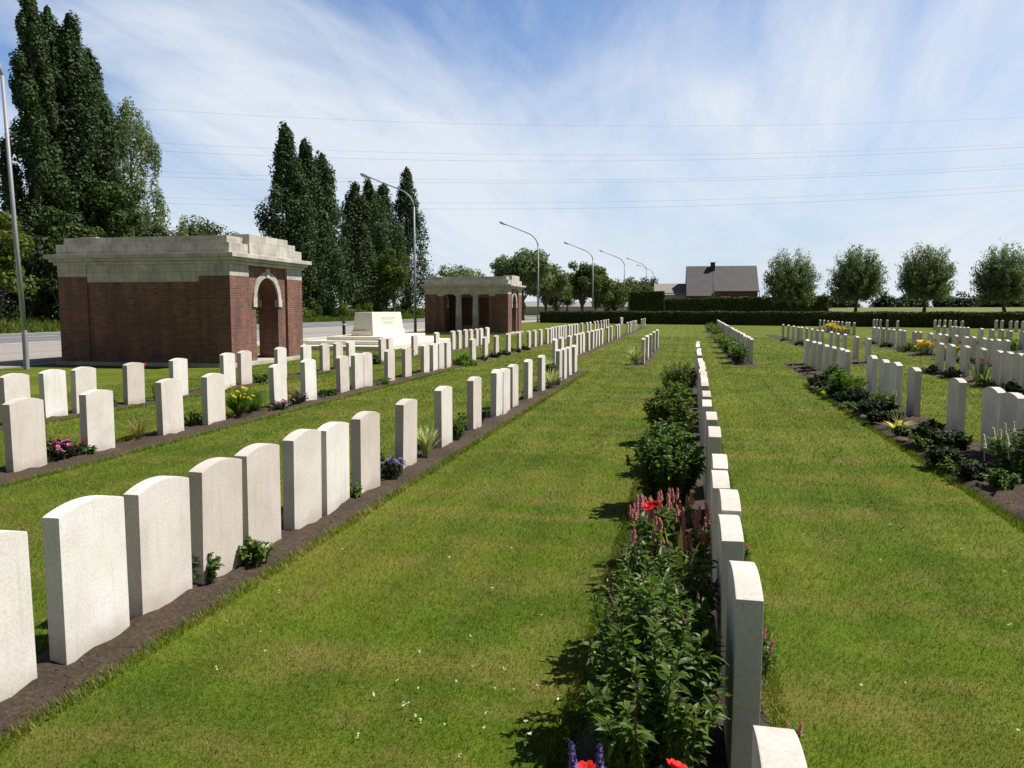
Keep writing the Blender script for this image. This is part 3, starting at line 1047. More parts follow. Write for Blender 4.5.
# ------------------------------------------------------------------ street lamps, bollard, wires
def lamp(base, hgt, arm, rise, label, lean=0.0, twist=0.0, r0=0.085):
    root = thing('street_lamp', label, 'street lamp', base, twist, 'street lamps along the road')
    MB().lathe([(r0 * 1.12, 0.0), (r0 * 1.12, 0.9), (r0 * 1.03, 0.93), (r0, 1.0)], seg=14).build('pole_base', M['steel'], root)
    top = Vector((-lean * hgt, 0, hgt))
    MB().tube([(0, 0, 0.9), tuple(top * 0.5), tuple(top)], [r0, r0 * 0.85, r0 * 0.66], 12).build('pole', M['steel'], root, smooth=True)
    pts = []
    for i in range(13):
        t = i / 12
        # tight bend above the pole, then a straight rising arm
        ang = math.radians(90 - 68 * min(1.0, t / 0.45) ** 0.9)
        step = math.hypot(arm, rise) / 11.3 if i else 0.0
        ax_, az_ = (ax_ + step * math.cos(ang), az_ + step * math.sin(ang)) if i else (0.0, 0.0)
        x, z = ax_, az_
        pts.append((top.x - x, 0, hgt + z))
    MB().tube(pts, [r0 * 0.6 - r0 * 0.2 * i / 12 for i in range(13)], 10).build('arm', M['steel'], root, smooth=True)
    e = Vector(pts[-1])
    d = (e - Vector(pts[-2])).normalized()
    hd = MB()
    sec = [(0.0, 0.05, 0.05), (0.12, 0.13, 0.09), (0.5, 0.17, 0.11), (0.72, 0.12, 0.08), (0.80, 0.04, 0.03)]
    v, f = [], []
    side = Vector((0, 1, 0))
    upv = side.cross(d)
    if upv.z < 0:
        upv = -upv
    for l, w_, h_ in sec:
        for k in range(10):
            a = 2 * math.pi * k / 10
            v.append(tuple(e + d * l + side * w_ * math.cos(a) + upv * h_ * math.sin(a)))
    for i in range(len(sec) - 1):
        for k in range(10):
            k2 = (k + 1) % 10
            f.append((i * 10 + k, i * 10 + k2, i * 10 + 10 + k2, i * 10 + 10 + k))
    f += [tuple(range(10)), tuple(range(40, 50))]
    h_o = hd.add(v, f).build('lamp_head', M['lamp_grey'], root, smooth=True)
    c = e + d * 0.4 - upv * 0.10
    ln = MB().add([tuple(c + d * a * 0.26 + side * b * 0.11 + upv * s_) for s_ in (-0.03, 0.02) for a, b in ((-1, -1), (1, -1), (1, 1), (-1, 1))],
                  [(0, 1, 2, 3), (4, 5, 6, 7), (0, 1, 5, 4), (1, 2, 6, 5), (2, 3, 7, 6), (3, 0, 4, 7)])
    ln.build('lens', M['lens'], h_o)
    return root


lamp((-16.5, 17.85, 0), 7.3, 2.5, 2.3, 'grey lamp post at the left edge, its head out of the picture', 0.034, 0.0, 0.062)
lamp((-17.2, 50.6, 0), 8.0, 2.5, 2.3, 'lamp post in front of the poplars, left of the columned shelter')
for px_, ph, d_, a_, lab in ((538, 240, 88, 4.1, 'tallest of the lamp posts right of the columned shelter'),
                             (592.5, 262, 117, 4.0, 'lamp post behind the left part of the clipped hedge'),
                             (624, 270, 143, 4.3, 'lamp post at the left end of the tall far hedge'),
                             (646, 276, 172, 4.0, 'far lamp post left of the grey roofed house'),
                             (653, 279, 200, 3.9, 'farthest and smallest lamp post, against the sky beside the house')):
    p = at_depth(px_, 308.5, d_)
    lamp((p[0], p[1], float(tz(p[0], p[1])) - 0.1), 8.3, a_ * 0.95, 1.45, lab, 0.0, 0.0, 0.11)

bo = thing('bollard', 'short black post at the roadside left of the altar stone', 'bollard', (-19.36, 44.26, 0))
MB().lathe([(0.09, 0.0), (0.09, 0.74), (0.11, 0.75), (0.11, 0.80), (0.06, 0.84)], seg=14).build('post', M['black'], bo)
MB().lathe([(0.092, 0.60), (0.092, 0.68)], seg=14).build('band', M['white'], bo)

WIRES = [((-40, 96), (115, 104), (560, 127), (1024, 117), (1100, 113)),
         ((-40, 131), (144, 140), (560, 156), (1024, 144), (1100, 139)),
         ((-40, 140), (175, 149), (560, 163), (1024, 147), (1100, 142)),
         ((-40, 161), (172, 169), (560, 182), (1024, 164), (1100, 159)),
         ((-40, 168), (172, 175), (560, 184), (1024, 168), (1100, 163)),
         ((-40, 189), (187, 196), (560, 204), (1024, 185), (1100, 180)),
         ((-40, 194), (187, 202), (560, 210), (1024, 190), (1100, 185))]
WN = ['topmost power wire crossing the sky', 'second power wire from the top, upper of a close pair', 'third power wire from the top, lower of a close pair',
      'fourth power wire from the top, in the middle pair', 'fifth power wire from the top, in the middle pair', 'sixth power wire from the top, in the lowest pair', 'lowest power wire crossing the sky']
for (a, b, c, d, e), lab in zip(WIRES, WN):
    P_ = np.array([a, b, c, d, e], float)
    co_ = np.polyfit(P_[:, 0], P_[:, 1], 2)
    pts = [tuple(at_depth(x, np.polyval(co_, x), 230 + (x - 560) * 0.01)) for x in np.linspace(-500, 1500, 60)]
    tag(MB().tube(pts, 0.020, 5).build('power_wire', M['wire']), lab, 'power wire', 'power wires across the sky')


# ------------------------------------------------------------------ trees
def crown_mesh(rng, clumps, leaf, mat_name, root, name='crown', asp=0.65, jit=0.55, upbias=0.35):
    """clumps: list of (centre, radii, count)"""
    allq = []
    for c, r, n in clumps:
        d = unit(rng.normal(0, 1, (n, 3)))
        rad = rng.uniform(0.35, 1.0, (n, 1)) ** 0.6
        p = np.asarray(c) + d * rad * np.asarray(r)
        nr = d + np.array([0, 0, upbias])
        allq.append(leaf_quads(rng, p, nr, leaf, asp, jit))
    return MB().quads(np.concatenate(allq)).build(name, M[mat_name], root)


def trunk_mesh(root, hgt, r, limbs=(), name='trunk'):
    mb = MB()
    n = 7
    wob = [(RNG.normal(0, r * 0.25), RNG.normal(0, r * 0.25)) for _ in range(n)]
    wob[0] = (0, 0)
    mb.tube([(wob[i][0], wob[i][1], -0.2 + (hgt + 0.2) * i / (n - 1)) for i in range(n)], [r * (1.25 if i == 0 else 1 - 0.75 * i / (n - 1)) for i in range(n)], 9)
    for s_, e_, lr in limbs:
        s_, e_ = np.asarray(s_, float), np.asarray(e_, float)
        m_ = (s_ + e_) / 2 + np.array([0, 0, 0.12 * np.linalg.norm(e_ - s_)])
        mb.tube([tuple(s_), tuple(m_), tuple(e_)], [lr, lr * 0.7, lr * 0.25], 6)
    return mb.build(name, M['bark'], root, smooth=True)


def poplar(loc, H, R, label, mat='poplar', leaf=0.3, n=10000, seed=0, z0=1.2, lean=0.0):
    rng = np.random.default_rng(seed)
    root = thing('poplar_tree', label, 'tree', loc, rng.uniform(0, 6.28), 'poplars across the road')
    clumps, limbs = [], []
    R *= 1.25
    k = int(75 * max(1, R / 1.6))
    for i in range(k):
        t = (i + rng.uniform(0, 1)) / k
        z = z0 + t * (H - z0) * 0.95
        prof = min(1.0, (t / 0.10) ** 0.5 * 0.75 + 0.25) * (1 - t ** 2.1) ** 0.85 * (1 + 0.12 * math.sin(9 * t + seed))
        prof = max(min(prof, 1.08), 0.13)
        a = rng.uniform(0, 6.283)
        rr = R * prof * math.sqrt(rng.uniform(0.15, 1.0))
        cr = R * (0.17 + 0.21 * prof) * rng.uniform(0.8, 1.3)
        if rng.uniform() < 0.16:
            rr *= rng.uniform(1.15, 1.5)
            cr *= 0.8
        c = (rr * math.cos(a), rr * math.sin(a), z)
        clumps.append((c, (cr, cr, cr * rng.uniform(1.2, 2.6)), int(n / k * rng.uniform(0.5, 1.5))))
        if i % 4 == 0:
            limbs.append(((0, 0, z - rr * 1.6 if z - rr * 1.6 > 0.5 else 0.5), c, 0.06))
    clumps.append(((0, 0, H - 0.7), (0.28, 0.28, 0.8), int(n * 0.012)))
    crown_mesh(rng, clumps, leaf, mat, root, upbias=0.30, jit=0.38)
    trunk_mesh(root, H * 0.9, 0.16 + R * 0.09, limbs)
    return root


def round_tree(loc, H, R, label, mat='broad', leaf=0.32, n=7000, seed=0, z0=0.3, cat='tree', group=None, name='broadleaf_tree', flat=1.0, trunk=True, radial=False, ncl=None, open_=0.75):
    """z0: fraction of H where the crown starts"""
    rng = np.random.default_rng(seed)
    root = thing(name, label, cat, loc, rng.uniform(0, 6.28), group)
    zc = H * (z0 + 1) / 2
    rz = H * (1 - z0) / 2
    k = ncl or 46
    clumps, limbs = [], []
    for i in range(k):
        d = unit(rng.normal(0, 1, 3))
        if d[2] < -0.55:
            d[2] *= -0.4
        q = rng.uniform(0.30, open_ + 0.12)
        c = np.array([d[0] * R * q, d[1] * R * q, zc + d[2] * rz * q])
        cr = R * rng.uniform(0.20, 0.36)
        if radial:
            cr *= 0.85
        clumps.append((c, (cr, cr, cr * (0.85 if not radial else 1.25) * flat), int(n / k * rng.uniform(0.6, 1.4))))
        if i % 3 == 0:
            limbs.append(((0, 0, H * z0 * rng.uniform(0.8, 1.2)), c, max(0.03, R * 0.022)))
    crown_mesh(rng, clumps, leaf, mat, root, jit=0.6)
    if trunk:
        trunk_mesh(root, H * 0.62, max(0.06, R * 0.075), limbs)
    return root


def ppx(px_, X):
    """ground place on the line x = X seen at pixel column px_"""
    a = (px_ - 512) / FPX
    v0 = np.array([X, 0, -EYE])
    y = -(v0 @ RT - a * (v0 @ FW)) / (RT[1] - a * FW[1])
    return X, float(y)


def height_to(px_, X, ytop):
    x, y = ppx(px_, X)
    dep = (np.array([x, y, 0]) - EYEP) @ FW
    zt = EYE + (308.5 - ytop) * dep / FPX
    return (x, y, float(tz(x, y))), zt - float(tz(x, y)), dep


PL = [
    (45, -46, -4, 1.6, 'tallest poplar, leftmost of the trees at the left edge', 16000),
    (63, -47, 18, 2.3, 'tall poplar second from the left edge of the picture', 15000),
    (83, -46, 25, 2.3, 'tall poplar third from left, just right of the tallest', 15000),
    (101, -46, 58, 2.2, 'lower poplar fourth from left, beside the drooping birch', 14000),
    (290, -46, 128, 2.5, 'tallest poplar of the clump right of the near shelter', 9000),
    (309, -46, 143, 2.6, 'middle poplar of the clump right of the near shelter', 8000),
    (325, -45, 156, 2.4, 'right-hand poplar of the clump right of the near shelter', 8000),
    (357, -46, 184, 2.3, 'leftmost poplar of the clump behind the tall lamp post', 7000),
    (371, -46, 181, 2.7, 'second poplar from left in the clump behind the lamp post', 7000),
    (385, -47, 186, 2.7, 'third poplar from left in the clump behind the lamp post', 7000),
    (408, -46, 170, 2.9, 'rightmost poplar of the clump, directly behind the lamp post', 9000)]
for i, (p_, X, yt, R, lab, n) in enumerate(PL):
    loc, H, dep = height_to(p_, X, yt)
    poplar(loc, H, R, lab, leaf=0.27 if dep < 70 else 0.36, n=int(n * 2.3), seed=100 + i)

# drooping birch and neighbours on the left
loc, H, dep = height_to(137, -47, 116)
rng = np.random.default_rng(77)
birch = thing('birch_tree', 'loose drooping birch between the tall poplars and the near shelter', 'tree', loc)
cl_, lm_ = [], []
for i in range(140):
    t = rng.uniform(0.25, 1.0)
    a = rng.uniform(0, 6.283)
    rr = 4.6 * (1 - t * t) ** 0.6 * 1.05 * math.sqrt(rng.uniform(0.1, 1.0))
    c = (rr * math.cos(a), rr * math.sin(a), H * t - 0.25 * rr)
    cl_.append((c, (0.45, 0.45, 1.35), 150))
    if i % 3 == 0:
        lm_.append(((0, 0, H * t * 0.8), c, 0.04))
crown_mesh(rng, cl_, 0.26, 'willow', birch, asp=0.45, upbias=0.0)
trunk_mesh(birch, H * 0.95, 0.2, lm_)
lower = [
    (112, -44, 138, 3.0, 'broad mid green tree under the poplars at the left', 'broad', 9000, 0.05),
    (66, -43.5, 196, 2.6, 'leafy green tree low in front of the tall poplars', 'broad', 9000, 0.03),
    (30, -45, 212, 2.8, 'dark round tree low behind the leftmost lamp post', 'dark', 9000, 0.03),
    (152, -49, 200, 2.9, 'dark bushy tree below the birch, behind the near shelter', 'dark', 7000, 0.03),
    (184, -62, 205, 4.8, 'green tree whose crown shows above the near shelter roof', 'broad', 9000, 0.05),
    (212, -66, 199, 5.4, 'rounded tree above the middle of the near shelter roof', 'broad', 9000, 0.05),
    (-4, -42, 196, 2.4, 'yellow green tree cut by the left edge, beside the lamp post', 'yellowgreen', 6000, 0.03),
    (341, -47, 232, 2.4, 'dark tree filling the gap between the two poplar clumps', 'dark', 5000, 0.02),
    (394, -41.5, 246, 2.7, 'rounded yellow green tree in front of the right poplar clump', 'lime', 7000, 0.14),
    (272, -46, 235, 2.0, 'dark low tree left of the poplars, seen through the arch', 'dark', 4000, 0.02)]
for i, (p_, X, yt, R, lab, mt, n, z0) in enumerate(lower):
    loc, H, dep = height_to(p_, X, yt)
    round_tree(loc, H, R, lab, mt, 0.30, n, 200 + i, z0, group='broadleaf trees across the road')


def shrub(loc, R, H, label, mat='hedge', leaf=0.2, n=2500, seed=0, group=None, cat='shrub', name='shrub'):
    rng = np.random.default_rng(seed)
    root = thing(name, label, cat, loc, 0, group)
    cl = []
    for i in range(22):
        d = unit(rng.normal(0, 1, 3))
        d[2] = abs(d[2])
        q = rng.uniform(0.2, 0.8)
        cr = R * rng.uniform(0.25, 0.42)
        cl.append(((d[0] * R * q, d[1] * R * q, max(cr * 0.4, d[2] * H * q * 0.95)), (cr, cr, min(cr, H * 0.45)), int(n / 22)))
    crown_mesh(rng, cl, leaf, mat, root, 'foliage')
    st = MB()
    for k in range(5):
        a = rng.uniform(0, 6.28)
        st.tube([(0.05 * math.cos(a), 0.05 * math.sin(a), -0.1), (R * 0.4 * math.cos(a), R * 0.4 * math.sin(a), H * 0.6)], [0.03, 0.01], 5)
    st.build('stem', M['bark'], root)
    return root


# shrub belt at the foot of the poplars
k = 0
for px_, top, mt in ((-20, 268, 'dark'), (14, 262, 'dark'), (40, 258, 'dark'), (63, 262, 'dark'), (258, 292, 'yellowgreen'), (310, 297, 'broad'), (327, 295, 'broad'), (345, 299, 'yellowgreen'), (362, 297, 'yellowgreen'),
                     (378, 300, 'yellowgreen'), (396, 300, 'broad'), (414, 301, 'yellowgreen'), (432, 300, 'broad'), (300, 301, 'yellowgreen')):
    loc, H, dep = height_to(px_, -45.5 if px_ < 100 else -44.0, top)
    shrub(loc, 2.2 if px_ < 100 else 1.9, H, ['dark leafy shrub under the tall trees at the left', 'low green shrub at the foot of the poplars'][0 if px_ < 100 else 1] if False else
          '%s shrub on the bank across the road, %s from the left' % ({'dark': 'dark', 'yellowgreen': 'yellowish', 'broad': 'mid green'}[mt], ordinal(k + 1)),
          mt, 0.26, 2600, 300 + k, 'shrubs on the bank across the road')
    k += 1

# tall grass on the bank (uncountable)
mb = MB()
n = 26000
yy = RNG.uniform(24, 135, n)
xx = -41.3 - RNG.uniform(0, 1, n) ** 1.6 * 6.0
zz_ = tz(xx, yy)
hh = RNG.uniform(0.2, 0.65, n)
aa = RNG.uniform(0, 6.283, n)
w = 0.05
b0 = np.stack([xx - w * np.cos(aa), yy - w * np.sin(aa), zz_ - 0.03], 1)
b1 = np.stack([xx + w * np.cos(aa), yy + w * np.sin(aa), zz_ - 0.03], 1)
tp = np.stack([xx + RNG.normal(0, 0.13, n), yy + RNG.normal(0, 0.13, n), zz_ + hh], 1)
mb.add(np.stack([b0, b1, tp], 1).reshape(-1, 3), (np.arange(n)[:, None] * 3 + np.arange(3)[None, :]).tolist())
o = mb.build('rough_grass', M['tallgrass'])
o['kind'] = 'stuff'
tag(o, 'rough unmown grass growing on the bank across the road', 'grass')

# mid-distance trees behind the columned shelter and the hedge
far = [
    (450, 150, 264, 5.0, 'far rounded tree showing left of the columned shelter roof', 'farleaf', 5000, 0.1, 0.5),
    (470, 170, 268, 4.0, 'far low tree just above the columned shelter roof', 'farleaf', 3500, 0.1, 0.5),
    (522, 105, 246, 3.7, 'tall pale green tree behind the right end of the columned shelter', 'farleaf', 9000, 0.24, 0.4),
    (546, 118, 263, 3.1, 'pale green tree right of the tallest far lamp post', 'farleaf', 6000, 0.22, 0.4),
    (567, 130, 276, 2.0, 'slim young tree between the two hedge-side lamp posts', 'midleaf', 3500, 0.3, 0.35),
    (582, 125, 259, 2.7, 'dense tree just left of the lamp post behind the hedge', 'midleaf', 7000, 0.16, 0.38),
    (596, 128, 266, 2.4, 'dense tree just right of the lamp post behind the hedge', 'midleaf', 6000, 0.16, 0.38),
    (614, 140, 281, 2.9, 'rounded tree left of the tall far hedge', 'midleaf', 5000, 0.06, 0.4),
    (633, 150, 278, 3.0, 'tree behind the tall far hedge near the flat annex', 'midleaf', 5000, 0.06, 0.4),
    (648, 160, 276, 2.6, 'pointed tree top just left of the annex roof', 'dark', 3500, 0.06, 0.4),
    (608, 170, 284, 3.0, 'dark low tree far behind the hedge lamp posts', 'dark', 3500, 0.05, 0.4),
    (556, 160, 282, 3.0, 'dark low tree far beyond the left end of the hedge', 'dark', 3500, 0.05, 0.4),
    (500, 150, 283, 3.2, 'dark low tree peeping beside the columned shelter', 'dark', 3500, 0.05, 0.4)]
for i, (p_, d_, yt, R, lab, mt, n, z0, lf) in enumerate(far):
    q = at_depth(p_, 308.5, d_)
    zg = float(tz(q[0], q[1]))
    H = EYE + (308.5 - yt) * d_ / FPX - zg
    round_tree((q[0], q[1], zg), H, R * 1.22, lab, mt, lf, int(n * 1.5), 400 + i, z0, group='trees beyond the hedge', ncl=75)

wil = [(790, 92, 250, 3.1, 'leftmost of the four grey green willows by the field'),
       (856, 88, 247, 2.95, 'second willow from the left, right of the house'),
       (925, 84, 244, 2.75, 'third willow from the left along the field'),
       (1003, 79, 245, 2.8, 'rightmost willow, cut by the right edge of the picture')]


def willow(loc, H, R, label, seed):
    rng = np.random.default_rng(seed)
    root = thing('willow_tree', label, 'tree', loc, rng.uniform(0, 6.28), 'pollard willows by the field')
    z0 = 0.27 * H
    quads, limbs = [], []
    # shoots fan out from the pollard head, each clothed in narrow leaves
    for i in range(380):
        d = unit(np.array([rng.normal(0, 1), rng.normal(0, 1), rng.normal(0.15, 0.85)]))
        d[2] = d[2] if d[2] > -0.75 else -0.6
        L = rng.uniform(0.66, 1.04)
        zc = z0 + (H - z0) * 0.45
        e = np.array([d[0] * R * L, d[1] * R * L, zc + d[2] * ((H - zc) if d[2] > 0 else (zc - z0 + 0.8)) * L])
        s_ = np.array([0, 0, z0 + rng.uniform(-0.2, 0.5)])
        m_ = 110
        t = rng.uniform(0.25, 1.06, (m_, 1))
        sag = np.array([0, 0, -0.22]) * R * (t ** 3) * (1 - max(0, d[2]))
        p = s_ + (e - s_) * t + sag + rng.normal(0, 0.15, (m_, 3))
        dirv = np.repeat((e - s_)[None, :], m_, 0)
        quads.append(leaf_quads(rng, p, unit(p - np.array([0, 0, zc])) + np.array([0, 0, .25]), 0.25, 0.42, 0.6, unit(dirv)))
        if i % 4 == 0:
            limbs.append((s_, s_ + (e - s_) * 0.85, 0.05))
    MB().quads(np.concatenate(quads)).build('crown', M['willow'], root)
    trunk_mesh(root, z0 + 0.5, 0.24, limbs)
    return root


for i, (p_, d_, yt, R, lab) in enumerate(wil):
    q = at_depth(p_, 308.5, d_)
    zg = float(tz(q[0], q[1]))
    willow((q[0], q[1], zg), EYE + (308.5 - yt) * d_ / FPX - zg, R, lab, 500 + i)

# far tree belt across the field, right
bx = [(815, 150, 288, 3.6), (831, 170, 290, 4.0), (846, 190, 291, 4.0), (884, 200, 289, 4.0), (899, 210, 291, 5.0), (915, 215, 292, 5.0), (942, 210, 291, 4.6), (966, 185, 288, 4.6), (985, 190, 290, 5.0), (1015, 195, 289, 5.0), (1040, 195, 290, 5.0),
      (770, 200, 296, 5.0), (660, 220, 290, 5.0)]
for i, (p_, d_, yt, R) in enumerate(bx):
    q = at_depth(p_, 308.5, d_)
    zg = float(tz(q[0], q[1]))
    shrub((q[0], q[1], zg - 0.4), R, EYE + (308.5 - yt) * d_ / FPX - zg + 0.4, 'distant dark tree beyond the field, %s from the left in its belt' % ordinal(sorted(b[0] for b in bx).index(p_) + 1), 'dark', 0.6, 2600, 600 + i, 'distant trees beyond the field', 'tree', 'distant_tree')


# ------------------------------------------------------------------ hedges
def hedge(p0, p1, width, H, label, leaf, n, seed, zb0=0.0, zb1=0.0, mat='hedge'):
    rng = np.random.default_rng(seed)
    p0, p1 = np.array(p0, float), np.array(p1, float)
    L = np.linalg.norm(p1 - p0)
    d = (p1 - p0) / L
    nn = np.array([-d[1], d[0]])
    root = thing('clipped_hedge', label, 'hedge', (p0[0], p0[1], zb0), math.atan2(d[1], d[0]))
    core = MB()
    ns = max(8, int(L / 1.0))
    v = []
    for i in range(ns + 1):
        u = L * i / ns
        zb = (zb1 - zb0) * i / ns
        w2 = width / 2 - 0.06 + rng.normal(0, 0.015)
        hh_ = H - 0.07 + rng.normal(0, 0.015)
        v += [(u, -w2, zb - 0.2), (u, -w2 * 0.97, zb + hh_), (u, w2 * 0.97, zb + hh_), (u, w2, zb - 0.2)]
    f = []
    for i in range(ns):
        for k_ in range(3):
            f.append((i * 4 + k_, i * 4 + k_ + 1, i * 4 + 5 + k_, i * 4 + 4 + k_))
    f += [(0, 1, 2, 3), (ns * 4 + 3, ns * 4 + 2, ns * 4 + 1, ns * 4)]
    core.add(v, f).build('branchwork', M['bark'], root)
    nf, ntp = int(n * 0.62), int(n * 0.38)
    u = rng.uniform(0, L, nf)
    z = rng.uniform(0, 1, nf) * H
    side = np.where(rng.uniform(0, 1, nf) < 0.75, -1, 1)
    bumpy = 0.04 * np.sin(u * 1.7) + 0.03 * np.sin(u * 4.3 + z * 3)
    y = side * (width / 2 + bumpy + rng.normal(0, 0.03, nf))
    P1 = np.stack([u, y, z + (zb1 - zb0) * u / L], 1)
    N1 = np.stack([np.zeros(nf), side.astype(float), np.full(nf, 0.3)], 1)
    u = rng.uniform(0, L, ntp)
    y = rng.uniform(-width / 2, width / 2, ntp)
    z = H + 0.03 * np.sin(u * 1.3) + rng.normal(0, 0.03, ntp)
    P2 = np.stack([u, y, z + (zb1 - zb0) * u / L], 1)
    N2 = np.tile([0, 0, 1.0], (ntp, 1))
    m_ = max(60, int(n * 0.01 * width))
    P3 = np.stack([rng.choice([0.0, L], m_) + rng.normal(0, 0.03, m_), rng.uniform(-width / 2, width / 2, m_), rng.uniform(0, H, m_)], 1)
    N3 = np.tile([-1.0, 0, 0.2], (m_, 1))
    q = leaf_quads(rng, np.concatenate([P1, P2, P3]), np.concatenate([N1, N2, N3]), leaf, 0.7, 0.55)
    MB().quads(q).build('foliage', M[mat], root)
    return root


hd_ = np.array([0.908, -0.42])
c_ = np.array([0.22, 81.9])
hedge(c_ - hd_ * 17.4, c_ + hd_ * 62, 1.3, 1.22, 'long low clipped hedge closing the far end of the lawn', 0.16, 52000, 701)
q0, q1 = at_depth(664, 308, 103), at_depth(826, 308, 103)
hedge(q0[:2], q1[:2], 1.6, 2.35 - 0.2, 'tall dark hedge in front of the grey roofed house', 0.24, 16000, 702, float(tz(*q0[:2])) - 0.1, float(tz(*q1[:2])) - 0.1)
q0, q1 = at_depth(629, 308, 100), at_depth(663, 308, 100)
hedge(q0[:2], q1[:2], 1.8, 3.1, 'taller dark hedge block left of the house, under the annex', 0.24, 7000, 703, float(tz(*q0[:2])) - 0.1, float(tz(*q1[:2])) - 0.1)

# ------------------------------------------------------------------ house
hp = at_depth(686, 308.5, 121)
hz = float(tz(hp[0], hp[1])) - 0.2
house = thing('brick_house', 'low brick house with big grey slate roof beyond the hedges', 'house', (hp[0], hp[1], 0), math.radians(1.5))
HW = 10.35
zr, ze, ze2 = 7.95, 4.05, 3.35
MB().box(0.15, HW - 0.15, 0.35, 8.6, hz, 3.9).build('wall', M['hbrick'], house)
gab = MB()
gab.prism([(0.35, 3.9), (8.6, 3.9), (4.5, 7.65)], 0, 0.16, 0.4)
gab.prism([(0.35, 3.9), (8.6, 3.9), (4.5, 7.65)], 0, HW - 0.4, HW - 0.16)
gab.build('gable', M['hbrick'], house)
rf = MB()


def slab(x0, x1, ya, za, yb, zb_, t=0.14):
    v = [(x0, ya, za), (x1, ya, za), (x1, yb, zb_), (x0, yb, zb_)]
    v += [(a, b, c + t) for a, b, c in v]
    rf.add(v, [(0, 3, 2, 1), (4, 5, 6, 7), (0, 1, 5, 4), (1, 2, 6, 5), (2, 3, 7, 6), (3, 0, 4, 7)])


slab(3.9, HW, -0.05, ze - 0.1, 4.5, zr - 0.14)
slab(0, 3.9, -0.75, ze2 - 0.1, 4.5, zr - 0.14)
slab(0, HW, 9.0, 3.9, 4.5, zr - 0.14)
ro = rf.build('roof', M['slate'], house)
ch = MB().box(3.6, 4.25, 3.6, 4.4, 6.6, 8.38)
ch.box(3.53, 4.32, 3.53, 4.47, 8.38, 8.47)
ch.build('chimney', M['black'], ro, 0.01)
MB().box(3.86, 3.94, -0.8, 0.3, 3.2, 3.95).build('verge_board', M['white'], ro)
MB().box(HW, HW + 0.09, -0.15, 0.05, 3.2, 4.1).build('downpipe', M['white'], house)
for x0 in (5.0, 7.6):
    wn = MB()
    wn.box(x0, x0 + 1.3, 0.30, 0.36, 1.9, 3.3)
    wo_ = wn.build('window', M['white'], house)
    MB().box(x0 + 0.08, x0 + 1.22, 0.28, 0.299, 1.98, 3.22).build('pane', M['glass'], wo_)
ap = at_depth(655, 308.5, 124)
an = thing('house_annex', 'long low annex with flat grey roof left of the slate roof', 'annex', (ap[0], ap[1], 0), math.radians(1.5))
MB().box(0, 4.6, 0, 5, hz, 3.9).build('wall', M['render'], an)
MB().add([(-0.2, -0.3, 3.6), (4.6, -0.3, 3.6), (4.6, 2.8, 5.35), (-0.2, 2.8, 5.35), (-0.2, 5.6, 3.6), (4.6, 5.6, 3.6)], [(0, 1, 2, 3), (3, 2, 5, 4), (0, 3, 4), (1, 5, 2)]).build('roof', M['zinc'], an)
# pale farm building glimpsed between the far trees
fp = at_depth(528, 308.5, 190)
fb_ = thing('farm_building', 'long pale farm building glimpsed between trees beyond the road', 'building', (fp[0], fp[1], 0), math.radians(8))
MB().box(-2, 24, 0, 8, -0.5, 2.1).build('wall', M['render'], fb_)
MB().add([(-2.4, -0.4, 2.0), (24.4, -0.4, 2.0), (24.4, 4, 3.2), (-2.4, 4, 3.2), (24.4, 8.4, 2.0), (-2.4, 8.4, 2.0)], [(0, 1, 2, 3), (3, 2, 4, 5), (0, 3, 5), (1, 4, 2)]).build('roof', M['zinc'], fb_)


# ------------------------------------------------------------------ bedding plants
def herb(loc, R, H, label, nst=26, leaf=0.085, wid=0.032, per=34, mat='herb', seed=0, group=None, name='leafy_shrub', cat='shrub', ry=None, droop=0.35, up=0.35):
    """clump of upright stems clothed in folded leaves"""
    rng = np.random.default_rng(seed)
    root = thing(name, label, cat, loc, 0, group)
    ry = ry or R
    st = MB()
    lv = MB()
    tops = []
    for i in range(nst):
        a = rng.uniform(0, 6.283)
        q = math.sqrt(rng.uniform(0, 1))
        bx_, by_ = 0.45 * R * q * math.cos(a), 0.45 * ry * q * math.sin(a)
        tx, ty = R * q * math.cos(a), ry * q * math.sin(a)
        h = H * rng.uniform(0.72, 1.05) * (1 - 0.28 * q * q)
        m_ = ((bx_ * 0.6 + tx * 0.4), (by_ * 0.6 + ty * 0.4), h * 0.55)
        st.tube([(bx_, by_, -0.03), m_, (tx, ty, h)], [0.006, 0.005, 0.0025], 5)
        tops.append((tx, ty, h))
        t = rng.uniform(0.08, 1.0, per) ** 0.8
        base = np.stack([np.interp(t, [0, .55, 1], [bx_, m_[0], tx]), np.interp(t, [0, .55, 1], [by_, m_[1], ty]), np.interp(t, [0, .55, 1], [0, m_[2], h])], 1)
        aa = rng.uniform(0, 6.283, per)
        dr_ = np.stack([np.cos(aa), np.sin(aa), np.full(per, up) + rng.normal(0, 0.25, per) + 0.5 * (t > 0.92)], 1)
        long_leaves(rng, base, dr_, leaf, wid, droop, lv)
    lv.build('foliage', M[mat], root)
    st.build('stem', M['stem'], root)
    return root, tops


def spike_mesh(h, r, mat, seed=0, name='flower_spike'):
    rng = np.random.default_rng(seed)
    n = int(60 + h * 900)
    t = rng.uniform(0, 1, n)
    a = rng.uniform(0, 6.283, n)
    rr = r * (1 - t * 0.75)
    p = np.stack([rr * np.cos(a), rr * np.sin(a), t * h], 1)
    nr = np.stack([np.cos(a), np.sin(a), np.full(n, 0.5)], 1)
    mb = MB()
    mb.quads(leaf_quads(rng, p, nr, r * 1.1, 0.8, 0.4))
    mb.tube([(0, 0, -0.12), (0, 0, h * 0.95)], [r * 0.25, r * 0.15], 5)
    me = mb.mesh(name)
    me.materials.append(M[mat])
    return me


